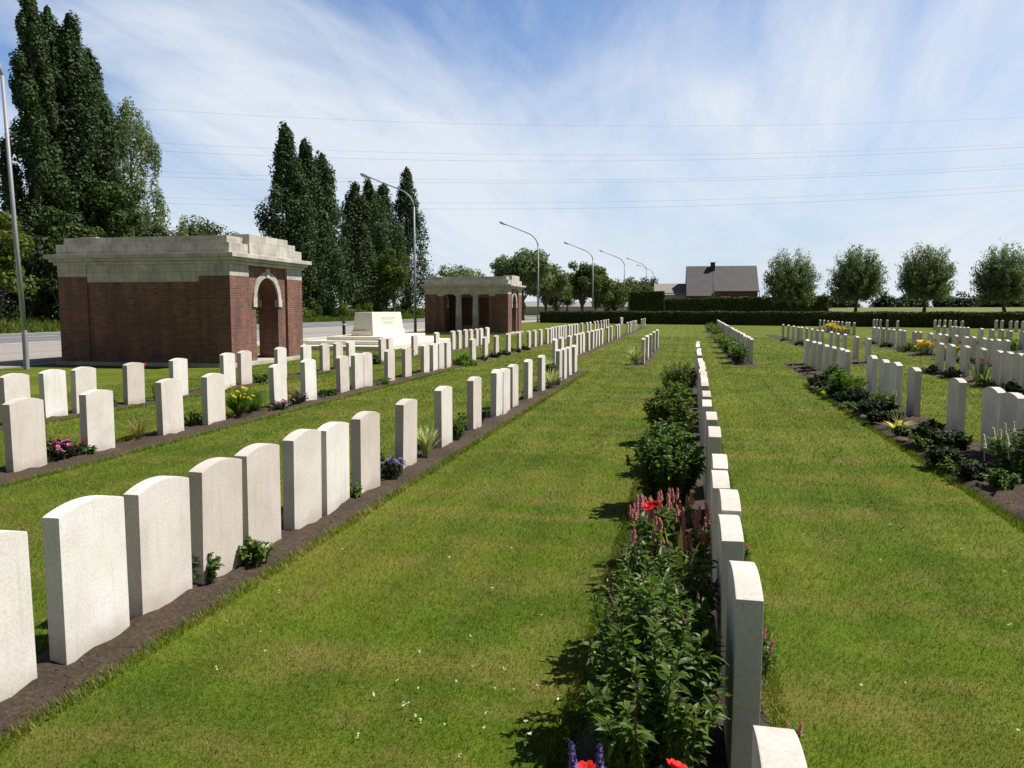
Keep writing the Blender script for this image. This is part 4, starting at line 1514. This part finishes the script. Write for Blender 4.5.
def rose_mesh(r, mat, seed=0, name='blossom', rings=3):
    rng = np.random.default_rng(seed)
    mb = MB()
    for k in range(rings):
        npet = 5 + k * 2
        tilt = 1.25 - 0.42 * k
        for i in range(npet):
            a = 2 * math.pi * (i + 0.37 * k) / npet + rng.normal(0, 0.1)
            d = np.array([math.cos(a), math.sin(a), 0])
            s_ = np.array([-math.sin(a), math.cos(a), 0])
            rad = r * (0.35 + 0.32 * k)
            w_ = r * 0.42
            u = np.array([0, 0, 1.0])
            o = d * math.cos(tilt) + u * math.sin(tilt)
            b = d * r * 0.05
            v = [b - s_ * w_ * 0.3, b + s_ * w_ * 0.3, b + o * rad * 0.7 + s_ * w_, b + o * rad * 1.05 + s_ * w_ * 0.4 + d * r * 0.15,
                 b + o * rad * 1.05 - s_ * w_ * 0.4 + d * r * 0.15, b + o * rad * 0.7 - s_ * w_]
            mb.add(np.array(v), [(0, 1, 2, 3, 4, 5)])
    me = mb.mesh(name)
    me.materials.append(M[mat])
    return me


def put(me, name, parent, loc, rot=(0, 0, 0), sc=1.0):
    o = bpy.data.objects.new(name, me)
    COL.objects.link(o)
    o.parent = parent
    o.location = loc
    o.rotation_euler = rot
    o.scale = (sc, sc, sc)
    return o


rg = random.Random(9)
spk_pink = spike_mesh(0.075, 0.013, 'pink', 1)
spk_bud = spike_mesh(0.05, 0.012, 'bud', 11, 'flower_bud')
spk_purple = spike_mesh(0.10, 0.012, 'purple', 2)
spk_white = spike_mesh(0.12, 0.018, 'whitepetal', 3)
rose_red = rose_mesh(0.05, 'red', 4)
rose_yel = rose_mesh(0.06, 'yellow', 5)
mum_mag = rose_mesh(0.024, 'magenta', 6)
mum_pur = rose_mesh(0.022, 'purple', 7)
mum_yel = rose_mesh(0.05, 'yellow', 8)

CS = 'shrubs along the centre row'
# nearest bed plant, red blooms and purple spikes reaching into the bottom edge
r, tp_ = herb((-0.08, 1.74, 0.02), 0.20, 0.40, 'leafy flower clump at the bottom edge with red blooms and purple spikes', 16, 0.07, 0.03, 22, seed=21, group=CS, name='flower_clump', cat='flower clump', ry=0.22)
for x, y, z, s_ in ((-0.125, 0.03, 0.480, 0.55), (0.075, 0.06, 0.495, 0.5), (-0.02, 0.0, 0.455, 0.25)):
    put(rose_red, 'blossom', r, (x, y, z), (rg.uniform(-.3, .3), rg.uniform(-.3, .3), rg.uniform(0, 6)), s_)
    MB().tube([(x * 0.6, y * 0.6, 0.1), (x, y, z)], 0.004, 5).build('flower_stalk', M['stem'], r)
for x, y, z, s_ in ((-0.150, 0.0, 0.47, 0.95), (-0.096, 0.02, 0.465, 0.9), (-0.078, -0.02, 0.455, 0.7), (0.045, 0.0, 0.45, 0.8)):
    put(spk_purple, 'flower_spike', r, (x, y, z), (rg.uniform(-.06, .06), rg.uniform(-.06, .06), 0), s_)
# the big clump in front of the second and third stones
r, tp_ = herb((-0.09, 2.62, 0.02), 0.225, 0.60, 'biggest dark leafy clump, nearest in the centre bed, with budding tips', 120, 0.062, 0.020, 54, seed=22, group=CS, ry=0.56, name='flower_clump', cat='flower clump')
for i, (x, y, z) in enumerate(tp_):
    if i % 3 == 0:
        put(spk_bud, 'flower_bud', r, (x, y, z), (rg.uniform(-.5, .5), rg.uniform(-.5, .5), 0), 0.5)
# fill between: same planting, farther
r, tp_ = herb((-0.09, 3.50, 0.02), 0.245, 0.55, 'leafy clump with purplish buds just behind the biggest one', 80, 0.058, 0.020, 46, seed=23, group=CS, ry=0.36, name='flower_clump', cat='flower clump')
for i, (x, y, z) in enumerate(tp_):
    if i % 3 == 0:
        put(spk_bud, 'flower_bud', r, (x, y, z), (rg.uniform(-.5, .5), rg.uniform(-.5, .5), 0), 0.6)
# lighter companions that break up the big clump
herb((-0.20, 2.95, 0.02), 0.14, 0.62, 'paler fine-leaved stems rising through the biggest clump', 16, 0.045, 0.012, 60, 'leaf_c', 25, CS, 'leafy_shrub', 'shrub', ry=0.24)
strap_later = ((-0.02, 4.18, 0.02), 0.13, 0.46, 16, 'yellowish broad leaved plant below the pink spikes', 'hosta', 26, CS, 0.035)
# bistort with pink spikes and one red bloom
r, tp_ = herb((-0.10, 4.70, 0.02), 0.31, 0.38, 'clump with many pink flower spikes and one bright red bloom', 60, 0.07, 0.03, 26, seed=24, group=CS, ry=0.42, name='flower_clump', cat='flower clump')
for i, (x, y, z) in enumerate(tp_):
    put(spk_pink, 'flower_spike', r, (x * 1.05, y, z + 0.05), (rg.uniform(-.18, .18), rg.uniform(-.18, .18), 0), rg.uniform(0.6, 1.0))
put(rose_red, 'blossom', r, (-0.09, -0.20, 0.44), (0.5, -0.1, 0), 0.62)
put(rose_red, 'blossom', r, (-0.05, -0.18, 0.45), (0.6, 0.3, 2), 0.55)
# round shrubs farther up the centre bed
for i, (x, y, R_, H_, n_, lab) in enumerate(((-0.13, 6.30, 0.31, 0.62, 34, 'dense dark shrub just behind the pink flower spikes'), (-0.15, 7.75, 0.25, 0.50, 26, 'shrub in the centre bed, second beyond the pink spikes'),
                                        (-0.17, 9.5, 0.31, 0.66, 30, 'shrub in the centre bed, third beyond the pink spikes'), (-0.14, 11.7, 0.25, 0.50, 20, 'shrub in the centre bed, second from its far end'),
                                        (-0.12, 14.2, 0.34, 0.64, 26, 'loose shrub at the far end of the centre bed'))):
    herb((x, y, 0.02), R_, H_, lab, n_ + 40, 0.060, (0.032, 0.026, 0.034, 0.026, 0.022)[i], 52, mat=('leaf_b', 'herb', 'leaf_c', 'herb', 'leaf_c')[i], seed=30 + i, group=CS, ry=R_ * (1.2, 1.0, 1.15, 1.2, 1.3)[i])
# sprigs on the right side of the centre row
for i, (x, y) in enumerate(((0.34, 2.75), (0.33, 3.5), (0.32, 4.1), (0.32, 5.0))):
    r, tp_ = herb((x, y, 0.01), 0.07, 0.15, 'sprig of pink spikes right of the centre row, %s from the bottom edge' % ordinal(i + 1), 6, 0.05, 0.022, 12, seed=50 + i, group='sprigs right of the centre row', name='flower_sprig', cat='flower')
    for x_, y_, z_ in tp_[:3]:
        put(spk_pink, 'flower_spike', r, (x_, y_, z_), (rg.uniform(-.4, .4), rg.uniform(-.1, .5), 0), 0.6)

# left row 1 plants
LG = 'plants in the left front bed'
herb((-2.62, 4.02, 0.02), 0.09, 0.17, 'small green tuft between the third and fourth left headstones', 10, 0.05, 0.035, 16, 'herb', 60, LG, 'bedding_plant', 'plant')
herb((-2.52, 4.42, 0.02), 0.13, 0.14, 'low spreading green tuft at the foot of the fifth left headstone', 16, 0.045, 0.035, 16, 'herb', 61, LG, 'bedding_plant', 'plant')
herb((-2.58, 6.08, 0.02), 0.06, 0.13, 'tiny green seedling before the eighth left headstone', 6, 0.05, 0.03, 12, 'bright', 62, LG, 'bedding_plant', 'plant')
r, tp_ = herb((-2.60, 6.98, 0.02), 0.14, 0.16, 'low dark plant with violet flowers in the left front bed', 16, 0.045, 0.025, 14, 'dark', 63, LG, 'bedding_plant', 'plant', ry=0.16)
for x, y, z in tp_:
    put(mum_pur, 'blossom', r, (x, y, z + 0.01), (rg.uniform(-.4, .4), rg.uniform(-.2, .6), 0), 0.9)
herb((-2.78, 7.08, 0.02), 0.10, 0.30, 'leafy stem behind the violet flowers, between two headstones', 8, 0.06, 0.03, 18, 'herb', 64, LG, 'bedding_plant', 'plant')


def strap_plant(loc, R, H, n, label, mat, seed, group, width=0.028, name='bedding_plant', cat='plant'):
    """arching strap leaves from one crown"""
    rng = np.random.default_rng(seed)
    root = thing(name, label, cat, loc, 0, group)
    mb = MB()
    for i in range(n):
        a = rng.uniform(0, 6.283)
        d = np.array([math.cos(a), math.sin(a), 0])
        s_ = np.array([-d[1], d[0], 0])
        L = H * rng.uniform(0.6, 1.15)
        out = R * rng.uniform(0.2, 1.0)
        w_ = width * rng.uniform(0.7, 1.2)
        v = []
        for j in range(6):
            t = j / 5
            c = d * (0.02 + out * t ** 1.4) + np.array([0, 0, L * (t - 0.28 * (out / R) * t ** 3)])
            ww = w_ * (1 - t ** 2.2) * 0.5 + 0.001
            v += [c - s_ * ww + d * 0.0, c + s_ * ww]
        mb.add(np.array(v), [(2 * j, 2 * j + 1, 2 * j + 3, 2 * j + 2) for j in range(5)])
    mb.build('foliage', M[mat], root)
    return root


strap_plant(*strap_later)
pr = strap_plant((-2.63, 8.05, 0.02), 0.25, 0.36, 44, 'striped spiky leaves like yucca between two left headstones', 'cream', 70, LG, 0.045)
herb((-2.64, 9.22, 0.02), 0.10, 0.24, 'upright green plant between the tenth and eleventh left headstones', 14, 0.05, 0.02, 26, 'bright', 71, LG, 'bedding_plant', 'plant')
herb((-2.66, 9.45, 0.02), 0.09, 0.34, 'reddish green twig plant beside the tenth left headstone', 6, 0.06, 0.03, 16, 'herb', 72, LG, 'bedding_plant', 'plant')
herb((-2.75, 10.75, 0.02), 0.10, 0.2, 'low dark tuft before three close headstones of the left row', 10, 0.05, 0.03, 14, 'dark', 73, LG, 'bedding_plant', 'plant')
strap_plant((-2.72, 13.05, 0.02), 0.16, 0.26, 20, 'pale striped tuft left of the lone headstone in the left bed', 'cream', 74, LG, 0.03)
strap_plant((-2.60, 15.75, 0.02), 0.36, 0.40, 60, 'cream striped leaves spilling to the lawn in the left bed', 'cream', 75, LG, 0.035)
herb((-2.52, 16.1, 0.02), 0.14, 0.2, 'low grey green tuft at the lawn edge by cream leaves', 12, 0.045, 0.02, 18, 'willow', 76, LG, 'bedding_plant', 'plant')
strap_plant((-3.5, 20.6, 0.02), 0.35, 0.36, 34, 'pale lilies behind the fourfold group of left headstones', 'cream', 77, LG, 0.04)
shrub((-3.1, 18.6, 0), 0.3, 0.34, 'dark low shrub left of the four evenly spaced headstones', 'dark', 0.07, 900, 78, LG)

# left row 2 plants
LG2 = 'plants in the second left bed'


def flower_mat_plant(loc, rx, ry, H, me, nfl, label, seed, mat='herb', group=None, sc=1.0, nst=26, per=14):
    r_, tops = herb(loc, rx, H, label, nst, 0.05, 0.02, per, mat, seed, group, 'flower_clump', 'flower clump', ry)
    q = random.Random(seed)
    for i in range(nfl):
        x, y, z = tops[i % len(tops)]
        put(me, 'blossom', r_, (x + q.uniform(-.03, .03), y + q.uniform(-.03, .03), z + q.uniform(0, .03)), (q.uniform(-.5, .5), q.uniform(-.1, .7), q.uniform(0, 6)), sc * q.uniform(.75, 1.15))
    return r_


flower_mat_plant((-6.2, 7.18, 0.02), 0.22, 0.20, 0.17, mum_mag, 20, 'mat of magenta flowers beside the second-row headstones at far left', 80, 'dark', LG2, 1.0)
herb((-6.1, 7.35, 0.02), 0.1, 0.12, 'green trailing leaves right of the magenta flower mat', 10, 0.05, 0.02, 14, 'bright', 180, LG2, 'bedding_plant', 'plant', ry=0.12)
shrub((-6.5, 7.3, 0), 0.26, 0.22, 'dark low shrub behind the magenta flower mat', 'dark', 0.06, 800, 81, LG2)
strap_plant((-6.3, 8.42, 0.02), 0.26, 0.26, 46, 'withered yellow tuft between two second-row headstones', 'straw', 82, LG2, 0.018)
herb((-6.35, 9.62, 0.02), 0.2, 0.2, 'low green plant before the headstone left of the yellow lilies', 14, 0.05, 0.025, 16, 'herb', 83, LG2, 'bedding_plant', 'plant')
r = strap_plant((-6.22, 10.5, 0.02), 0.42, 0.44, 260, 'large clump of yellow day lilies in the second left bed', 'bright', 84, LG2, 0.016, 'flower_clump', 'flower clump')
q = random.Random(4)
for i in range(18):
    a, qq = q.uniform(0, 6.28), math.sqrt(q.uniform(0, 1))
    put(rose_yel, 'blossom', r, (0.30 * qq * math.cos(a) + 0.04, -0.12 + 0.30 * qq * math.sin(a), q.uniform(0.24, 0.46)), (q.uniform(-.4, .4), q.uniform(0, .8), 0), q.uniform(.35, .6))
strap_plant((-6.3, 11.05, 0.02), 0.36, 0.36, 200, 'grassy green clump right of the yellow day lilies', 'bright', 85, LG2, 0.014)
flower_mat_plant((-6.02, 11.35, 0.02), 0.14, 0.30, 0.14, mum_mag, 10, 'pinkish red flowers along the bed before a second-row headstone', 86, 'dark', LG2, 0.9)
flower_mat_plant((-6.1, 12.1, 0.02), 0.16, 0.26, 0.2, mum_mag, 14, 'magenta flowers between two second-row headstones near the arch', 87, 'dark', LG2, 0.9)
shrub((-6.2, 13.4, 0), 0.22, 0.14, 'low brownish green mound in the second left bed', 'hedge', 0.06, 600, 88, LG2)
herb((-6.0, 15.6, 0.02), 0.16, 0.14, 'low bright green mat by the sixth gap of the second row', 14, 0.05, 0.025, 14, 'bright', 89, LG2, 'bedding_plant', 'plant', ry=0.3)
shrub((-5.95, 21.5, 0), 0.42, 0.36, 'rounded bright green bush in the second left bed', 'bright', 0.07, 1800, 90, LG2)
flower_mat_plant((-5.9, 23.6, 0.02), 0.16, 0.3, 0.16, mum_mag, 10, 'small dark plant with reddish pink flowers past the green bush', 91, 'dark', LG2, 0.9)
for i, y in enumerate((25.2, 26.6, 28.4, 30.0)):
    shrub((-5.95, y, 0), 0.26, 0.2, 'low dark tuft farther along the second left bed, %s past the bush' % ordinal(i + 1), 'dark', 0.07, 500, 92 + i, LG2)

# left row 3 plants
LG3 = 'plants in front of the arched shelter'
r = herb((-8.66, 12.05, 0.02), 0.07, 0.36, 'thin rose stem with a small red bloom by the brick wall', 5, 0.05, 0.03, 9, 'herb', 100, LG3, 'rose_bush', 'plant')[0]
put(rose_red, 'blossom', r, (-0.12, -0.1, 0.60), (0.2, 0.3, 0), 0.9)
MB().tube([(0, 0, 0), (-0.06, -0.05, 0.35), (-0.12, -0.1, 0.60)], 0.004, 5).build('flower_stalk', M['stem'], r)
herb((-8.7, 15.6, 0.02), 0.2, 0.2, 'low leafy plant before the arch, between two headstones', 16, 0.07, 0.035, 16, 'herb', 101, LG3, 'bedding_plant', 'plant', ry=0.3)
shrub((-8.75, 11.0, 0), 0.2, 0.24, 'dark low tuft left of the fourth headstone by the brick wall', 'dark', 0.06, 500, 102, LG3)
shrub((-8.6, 21.6, 0), 0.3, 0.4, 'dark rounded bush in front of the altar steps', 'dark', 0.07, 900, 103, LG3)
flower_mat_plant((-8.5, 24.3, 0.02), 0.2, 0.3, 0.3, mum_yel, 8, 'plant with orange flowers in front of the altar steps', 104, 'herb', LG3, 0.9)

# far middle
FG = 'plants beside the short far rows'
strap_plant((-1.38, 22.75, 0.02), 0.38, 0.52, 60, 'cream lilies at the near end of the short row', 'cream', 110, FG, 0.045)
herb((-1.12, 25.5, 0.02), 0.1, 0.22, 'low plants right of the short row on the lawn', 10, 0.06, 0.03, 12, 'bright', 111, FG, 'bedding_plant', 'plant', ry=1.5)
for i, (x, y, R_, H_) in enumerate(((1.42, 24.1, 0.34, 0.52), (1.40, 26.6, 0.34, 0.55), (1.42, 29.6, 0.36, 0.58), (1.45, 33.4, 0.36, 0.52), (1.42, 38.5, 0.4, 0.42), (1.5, 46.0, 0.45, 0.62), (1.55, 56.0, 0.5, 0.62))):
    if i == 4:
        herb((x, y, 0.02), R_, H_, 'brownish dry bush amid the round bushes of the far row', 30, 0.11, 0.05, 22, 'straw', 115 + i, FG, 'leafy_shrub', 'shrub', ry=0.9)
        continue
    herb((x, y, 0.02), R_, H_, 'round green bush before the unbroken row, %s from its near end' % ordinal(i + 1), 34, 0.10, 0.05, 34, 'herb', 115 + i, FG, ry=R_ * (2.0 if y < 35 else 3.2))

# right bed plants
RG = 'plants in the dark bed right of the lawn'
shr = [
    (2.95, 7.95, 0.33, 0.46, 'herb', 'leafy plant with white flower spikes at the right edge'),
    (2.62, 9.75, 0.17, 0.22, 'dark', 'rounded dark cushion plant nearest the right edge, low at the lawn side'),
    (2.80, 10.35, 0.15, 0.20, 'dark', 'dark tuft at the foot of the lone right headstone'),
    (2.62, 12.3, 0.28, 0.26, 'dark', 'dark dome-shaped cushion left of the yellow striped leaves'),
    (2.85, 12.9, 0.22, 0.32, 'herb', 'leafy plant with two white buds before three grey headstones'),
    (2.72, 14.9, 0.34, 0.48, 'bright', 'bright green leafy bush in the dark bed'),
    (2.85, 16.2, 0.26, 0.38, 'bright', 'second green bush just behind the bright one'),
    (2.50, 14.9, 0.20, 0.20, 'dark', 'dark mound at the lawn edge beside the bright bush'),
    (2.55, 16.8, 0.26, 0.24, 'dark', 'dark low mound toward the far end of the dark bed'),
    (2.85, 17.3, 0.22, 0.42, 'herb', 'upright stems with narrow leaves at the bed end'),
    (2.70, 9.15, 0.22, 0.26, 'dark', 'dark cushion under the white flower spikes'),
    (2.52, 11.55, 0.15, 0.16, 'dark', 'small dark cushion just beyond the yellow striped hosta'),
    (2.62, 13.9, 0.26, 0.24, 'dark', 'dark cushion between the domed cushion and the bright bush'),
    (2.46, 8.55, 0.20, 0.20, 'dark', 'dark trailing plant spilling on the lawn at lower right'),
    (2.50, 15.9, 0.22, 0.20, 'dark', 'dark low plant at the lawn edge behind the tiny yellow one')]
for i, (x, y, R_, H_, mt, lab) in enumerate(shr):
    r, tp_ = herb((x, y, 0.03), R_, H_, lab, 26 if mt != 'dark' else 30, 0.075, 0.034, 30, mt, 130 + i, RG, 'bedding_plant', 'plant')
    if i == 0:
        for x_, y_, z_ in tp_[:9]:
            put(spk_white, 'flower_spike', r, (x_, y_, z_ - 0.01), (rg.uniform(-.15, .15), rg.uniform(-.15, .15), 0), rg.uniform(.75, 1.1))
    if i == 4:
        for x_, y_, z_ in tp_[:2]:
            put(spk_white, 'flower_spike', r, (x_, y_, z_), (0, 0, 0), .6)
strap_plant((2.60, 11.05, 0.03), 0.26, 0.12, 22, 'yellow striped hosta on bare soil in the dark bed', 'hosta', 150, RG, 0.055)
strap_plant((2.38, 15.3, 0.03), 0.10, 0.08, 10, 'tiny yellow leaved plant at the lawn edge of the dark bed', 'hosta', 151, RG, 0.04)
strap_plant((2.85, 10.05, 0.03), 0.22, 0.16, 26, 'cream edged leaves before the lone right headstone', 'cream', 152, RG, 0.03)
strap_plant((2.75, 11.6, 0.03), 0.16, 0.2, 14, 'sprawling yellowish stems between dark cushion and hosta', 'straw', 153, RG, 0.014)


for i, (x, y) in enumerate(((2.50, 7.9), (2.56, 9.0), (2.48, 9.6), (2.54, 10.5), (2.78, 11.9), (2.50, 12.7), (2.48, 13.3), (2.80, 13.6), (2.52, 14.3), (2.90, 14.3), (2.46, 15.5), (2.60, 16.2), (2.48, 17.1), (2.75, 16.7), (2.62, 7.5), (2.5, 8.3))):
    q = random.Random(800 + i)
    herb((x, y, 0.02), q.uniform(0.13, 0.2), q.uniform(0.10, 0.2), 'small low cushion in the right bed, %s from the near end' % ordinal(i + 1), 20, 0.06, 0.026, 22, ('dark', 'leaf_b', 'herb', 'leaf_c')[i % 4], 800 + i, 'low cushions in the right bed', 'bedding_plant', 'plant', droop=0.6)


def clod(loc, r_, label, seed):
    q = random.Random(seed)
    bm = bmesh.new()
    bmesh.ops.create_icosphere(bm, subdivisions=3, radius=r_)
    for v in bm.verts:
        n_ = 1 + 0.22 * math.sin(v.co.x * 40 + seed) * math.cos(v.co.y * 33) + q.uniform(-.06, .06)
        v.co *= n_
        v.co.z *= 0.55
    me = bpy.data.meshes.new('soil_clod')
    bm.to_mesh(me)
    bm.free()
    for p in me.polygons:
        p.use_smooth = True
    me.materials.append(M['rock'])
    o_ = bpy.data.objects.new('soil_clod', me)
    COL.objects.link(o_)
    o_.location = loc
    return tag(o_, label, 'clod', 'brown clods in the dark bed')


clod((2.40, 16.3, 0.03), 0.13, 'brown stone-like clod at the far lawn edge of the dark bed', 1)
clod((2.44, 13.5, 0.03), 0.11, 'flat brown clod at the lawn edge, middle of the dark bed', 2)
clod((2.42, 12.0, 0.03), 0.10, 'brown clod beside the yellow striped hosta', 3)
clod((2.45, 10.0, 0.03), 0.09, 'brown clod at the lawn edge near the right side', 4)

# flowers among the farther right rows
OG = 'plants in the far right beds'
flower_mat_plant((7.75, 29.4, 0.02), 0.4, 0.5, 0.42, rose_yel, 22, 'low yellow flower bush among the right rows', 160, 'yellowgreen', OG, 1.7, 34)
flower_mat_plant((7.7, 27.0, 0.02), 0.3, 0.5, 0.4, rose_yel, 14, 'second yellow flower bush, right of the first one', 161, 'yellowgreen', OG, 1.6, 26)
shrub((7.7, 31.5, 0), 0.4, 0.4, 'dark green bush left of the yellow flowers', 'herb', 0.08, 1200, 162, OG)
shrub((11.6, 34.0, 0), 0.8, 0.5, 'lime green feathery bush by the right edge', 'bright', 0.1, 2200, 163, OG)
flower_mat_plant((9.1, 57.0, 0.02), 0.5, 1.6, 0.5, mum_yel, 24, 'band of orange flowers before the small far row', 164, 'yellowgreen', OG, 2.6, 34)
flower_mat_plant((9.1, 52.6, 0.02), 0.4, 0.8, 0.45, mum_yel, 12, 'near end patch of orange flowers by the small far row', 165, 'yellowgreen', OG, 2.4, 24)
flower_mat_plant((6.0, 18.7, 0.02), 0.3, 0.4, 0.55, mum_mag, 8, 'pinkish flowering plant between the right rows', 166, 'herb', OG, 1.4, 24)
for i, (x, y) in enumerate(((4.62, 27.2), (4.6, 30.8), (4.6, 36.0), (4.55, 41.0), (5.75, 21.2), (5.75, 19.7), (5.7, 17.6), (5.72, 16.2), (7.7, 34.8), (7.7, 37.5), (7.7, 25.3), (11.7, 37.5), (11.7, 41.0))):
    bed_n = {4.6: 'the spaced grey row', 5.7: 'the close-set right row', 7.7: 'the row with yellow flowers', 11.7: 'the row by the lime bush'}[4.6 if x < 5 else 5.7 if x < 6 else 7.7 if x < 8 else 11.7]
    shrub((x, y, 0), 0.26, 0.3, 'dark low bedding plant at the foot of %s, near column %s' % (bed_n, ordinal(i + 1)) if False else 'dark plant at the foot of %s, %s from near end' % (bed_n, ordinal([[27.2, 30.8, 36.0, 41.0], [16.2, 17.6, 19.7, 21.2], [25.3, 34.8, 37.5], [37.5, 41.0]][0 if x < 5 else 1 if x < 6 else 2 if x < 8 else 3].index(y) + 1)), 'herb' if i % 3 == 0 else 'dark', 0.07, 600, 170 + i, OG)

# ------------------------------------------------------------------ lawn grass (uncountable) on the near lawn
def in_bed(x, y):
    m_ = np.zeros(len(x), bool)
    for x0, x1, y0, y1 in BEDS:
        m_ |= (x > x0 + 0.02) & (x < x1 - 0.02) & (y > y0 + 0.02) & (y < y1 - 0.02)
    return m_


gm = MB()
for y0, y1, dens, hgt, wd in ((1.2, 3.2, 13000, 0.019, 0.0030), (3.2, 5.5, 7500, 0.020, 0.0038), (5.5, 8.5, 3600, 0.021, 0.0052), (8.5, 13, 1500, 0.023, 0.009), (13, 20, 520, 0.025, 0.015), (20, 30, 190, 0.027, 0.024), (30, 46, 60, 0.028, 0.038)):
    xl, xr = -(y1 * 0.93 + 0.8), y1 * 0.46 + 0.8
    n = int((xr - xl) * (y1 - y0) * dens)
    x = RNG.uniform(xl, xr, n)
    y = RNG.uniform(y0, y1, n)
    k_ = (x > -(y * 0.93 + 0.8)) & (x < y * 0.46 + 0.8) & ~in_bed(x, y) & (x > -11.5)
    x, y = x[k_], y[k_]
    n = len(x)
    a = RNG.uniform(0, 6.283, n)
    h_ = hgt * RNG.uniform(0.45, 1.35, n)
    # taller fringe where the mower stops short of a bed
    ln = RNG.uniform(0.2, 1.3, n) * h_
    la = RNG.uniform(0, 6.283, n)
    cx_, sx_ = np.cos(a) * wd / 2, np.sin(a) * wd / 2
    b0 = np.stack([x - cx_, y - sx_, np.full(n, -0.004)], 1)
    b1 = np.stack([x + cx_, y + sx_, np.full(n, -0.004)], 1)
    t = np.stack([x + np.cos(la) * ln, y + np.sin(la) * ln, h_], 1)
    gm.add(np.stack([b0, b1, t], 1).reshape(-1, 3), (np.arange(n)[:, None] * 3 + np.arange(3)[None, :]).tolist())
# longer fringe the mower leaves against the bed edges
for x0, x1, y0, y1 in BEDS:
    if y0 > 8.9 and y0 != 13.0:
        continue
    for ex, sg in ((x0, -1), (x1, 1)):
        ya, yb = max(y0, 1.5), min(y1, 20.0)
        n = int((yb - ya) * 520)
        y = ya + (yb - ya) * RNG.uniform(0, 1, n) ** 1.6
        x = ex + sg * RNG.uniform(-0.035, 0.05, n)
        a = RNG.uniform(0, 6.283, n)
        w_ = 0.0015 + 0.0004 * y
        h_ = RNG.uniform(0.02, 0.05, n)
        b0 = np.stack([x - np.cos(a) * w_, y - np.sin(a) * w_, np.full(n, -0.004)], 1)
        b1 = np.stack([x + np.cos(a) * w_, y + np.sin(a) * w_, np.full(n, -0.004)], 1)
        t = np.stack([x - sg * RNG.uniform(-0.02, 0.045, n), y + RNG.normal(0, 0.018, n), h_], 1)
        gm.add(np.stack([b0, b1, t], 1).reshape(-1, 3), (np.arange(n)[:, None] * 3 + np.arange(3)[None, :]).tolist())
o = gm.build('lawn_grass', M['blade'])
o['kind'] = 'stuff'
tag(o, 'short mown grass blades of the near lawn', 'grass')

# crumbs of earth on the near beds
sm = MB()
n = 5200
pick = RNG.integers(0, 3, n)
bx0 = np.array([-2.84, -0.38, 2.38])[pick]
bx1 = np.array([-2.39, 0.34, 3.26])[pick]
by0 = np.array([2.0, 1.6, 7.0])[pick]
by1 = np.array([11.0, 8.0, 17.0])[pick]
c3 = np.stack([RNG.uniform(0, 1, n) * (bx1 - bx0) + bx0, by0 + (by1 - by0) * RNG.uniform(0, 1, n) ** 1.5, RNG.uniform(0.012, 0.03, n)], 1)
tet = np.array([(1, 0, -0.5), (-0.6, 0.9, -0.5), (-0.6, -0.9, -0.5), (0, 0, 0.8)])
sz = RNG.uniform(0.002, 0.008, (n, 1, 1))
vv = c3[:, None, :] + (tet[None] + RNG.normal(0, 0.25, (n, 4, 3))) * sz
sm.add(vv.reshape(-1, 3), np.concatenate([np.arange(n)[:, None] * 4 + np.array(f_)[None, :] for f_ in ((0, 2, 1), (0, 1, 3), (1, 2, 3), (2, 0, 3))]).tolist())
o = sm.build('soil_crumbs', M['rock'])
o['kind'] = 'stuff'
tag(o, 'loose crumbs of brown earth lying on the near beds', 'soil')

# clover heads dotted over the near lawn
cm = MB()
n = 150
x = np.concatenate([RNG.normal(-0.75, 0.25, 28), RNG.uniform(-2.2, 2.2, 50)])
y = np.concatenate([RNG.normal(2.9, 0.3, 28), RNG.uniform(2.0, 9, 50)])
k_ = ~in_bed(x, y)
x, y = x[k_], y[k_]
P_ = np.repeat(np.stack([x, y, np.full(len(x), 0.022)], 1), 7, 0) + RNG.normal(0, 0.004, (len(x) * 7, 3))
cm.quads(leaf_quads(RNG, P_, np.tile([0, 0, 1.0], (len(P_), 1)), 0.009, 0.8, 0.6))
o = cm.build('clover_flower', M['whitepetal'])
o['kind'] = 'stuff'
tag(o, 'tiny white clover heads scattered in the lawn', 'clover')
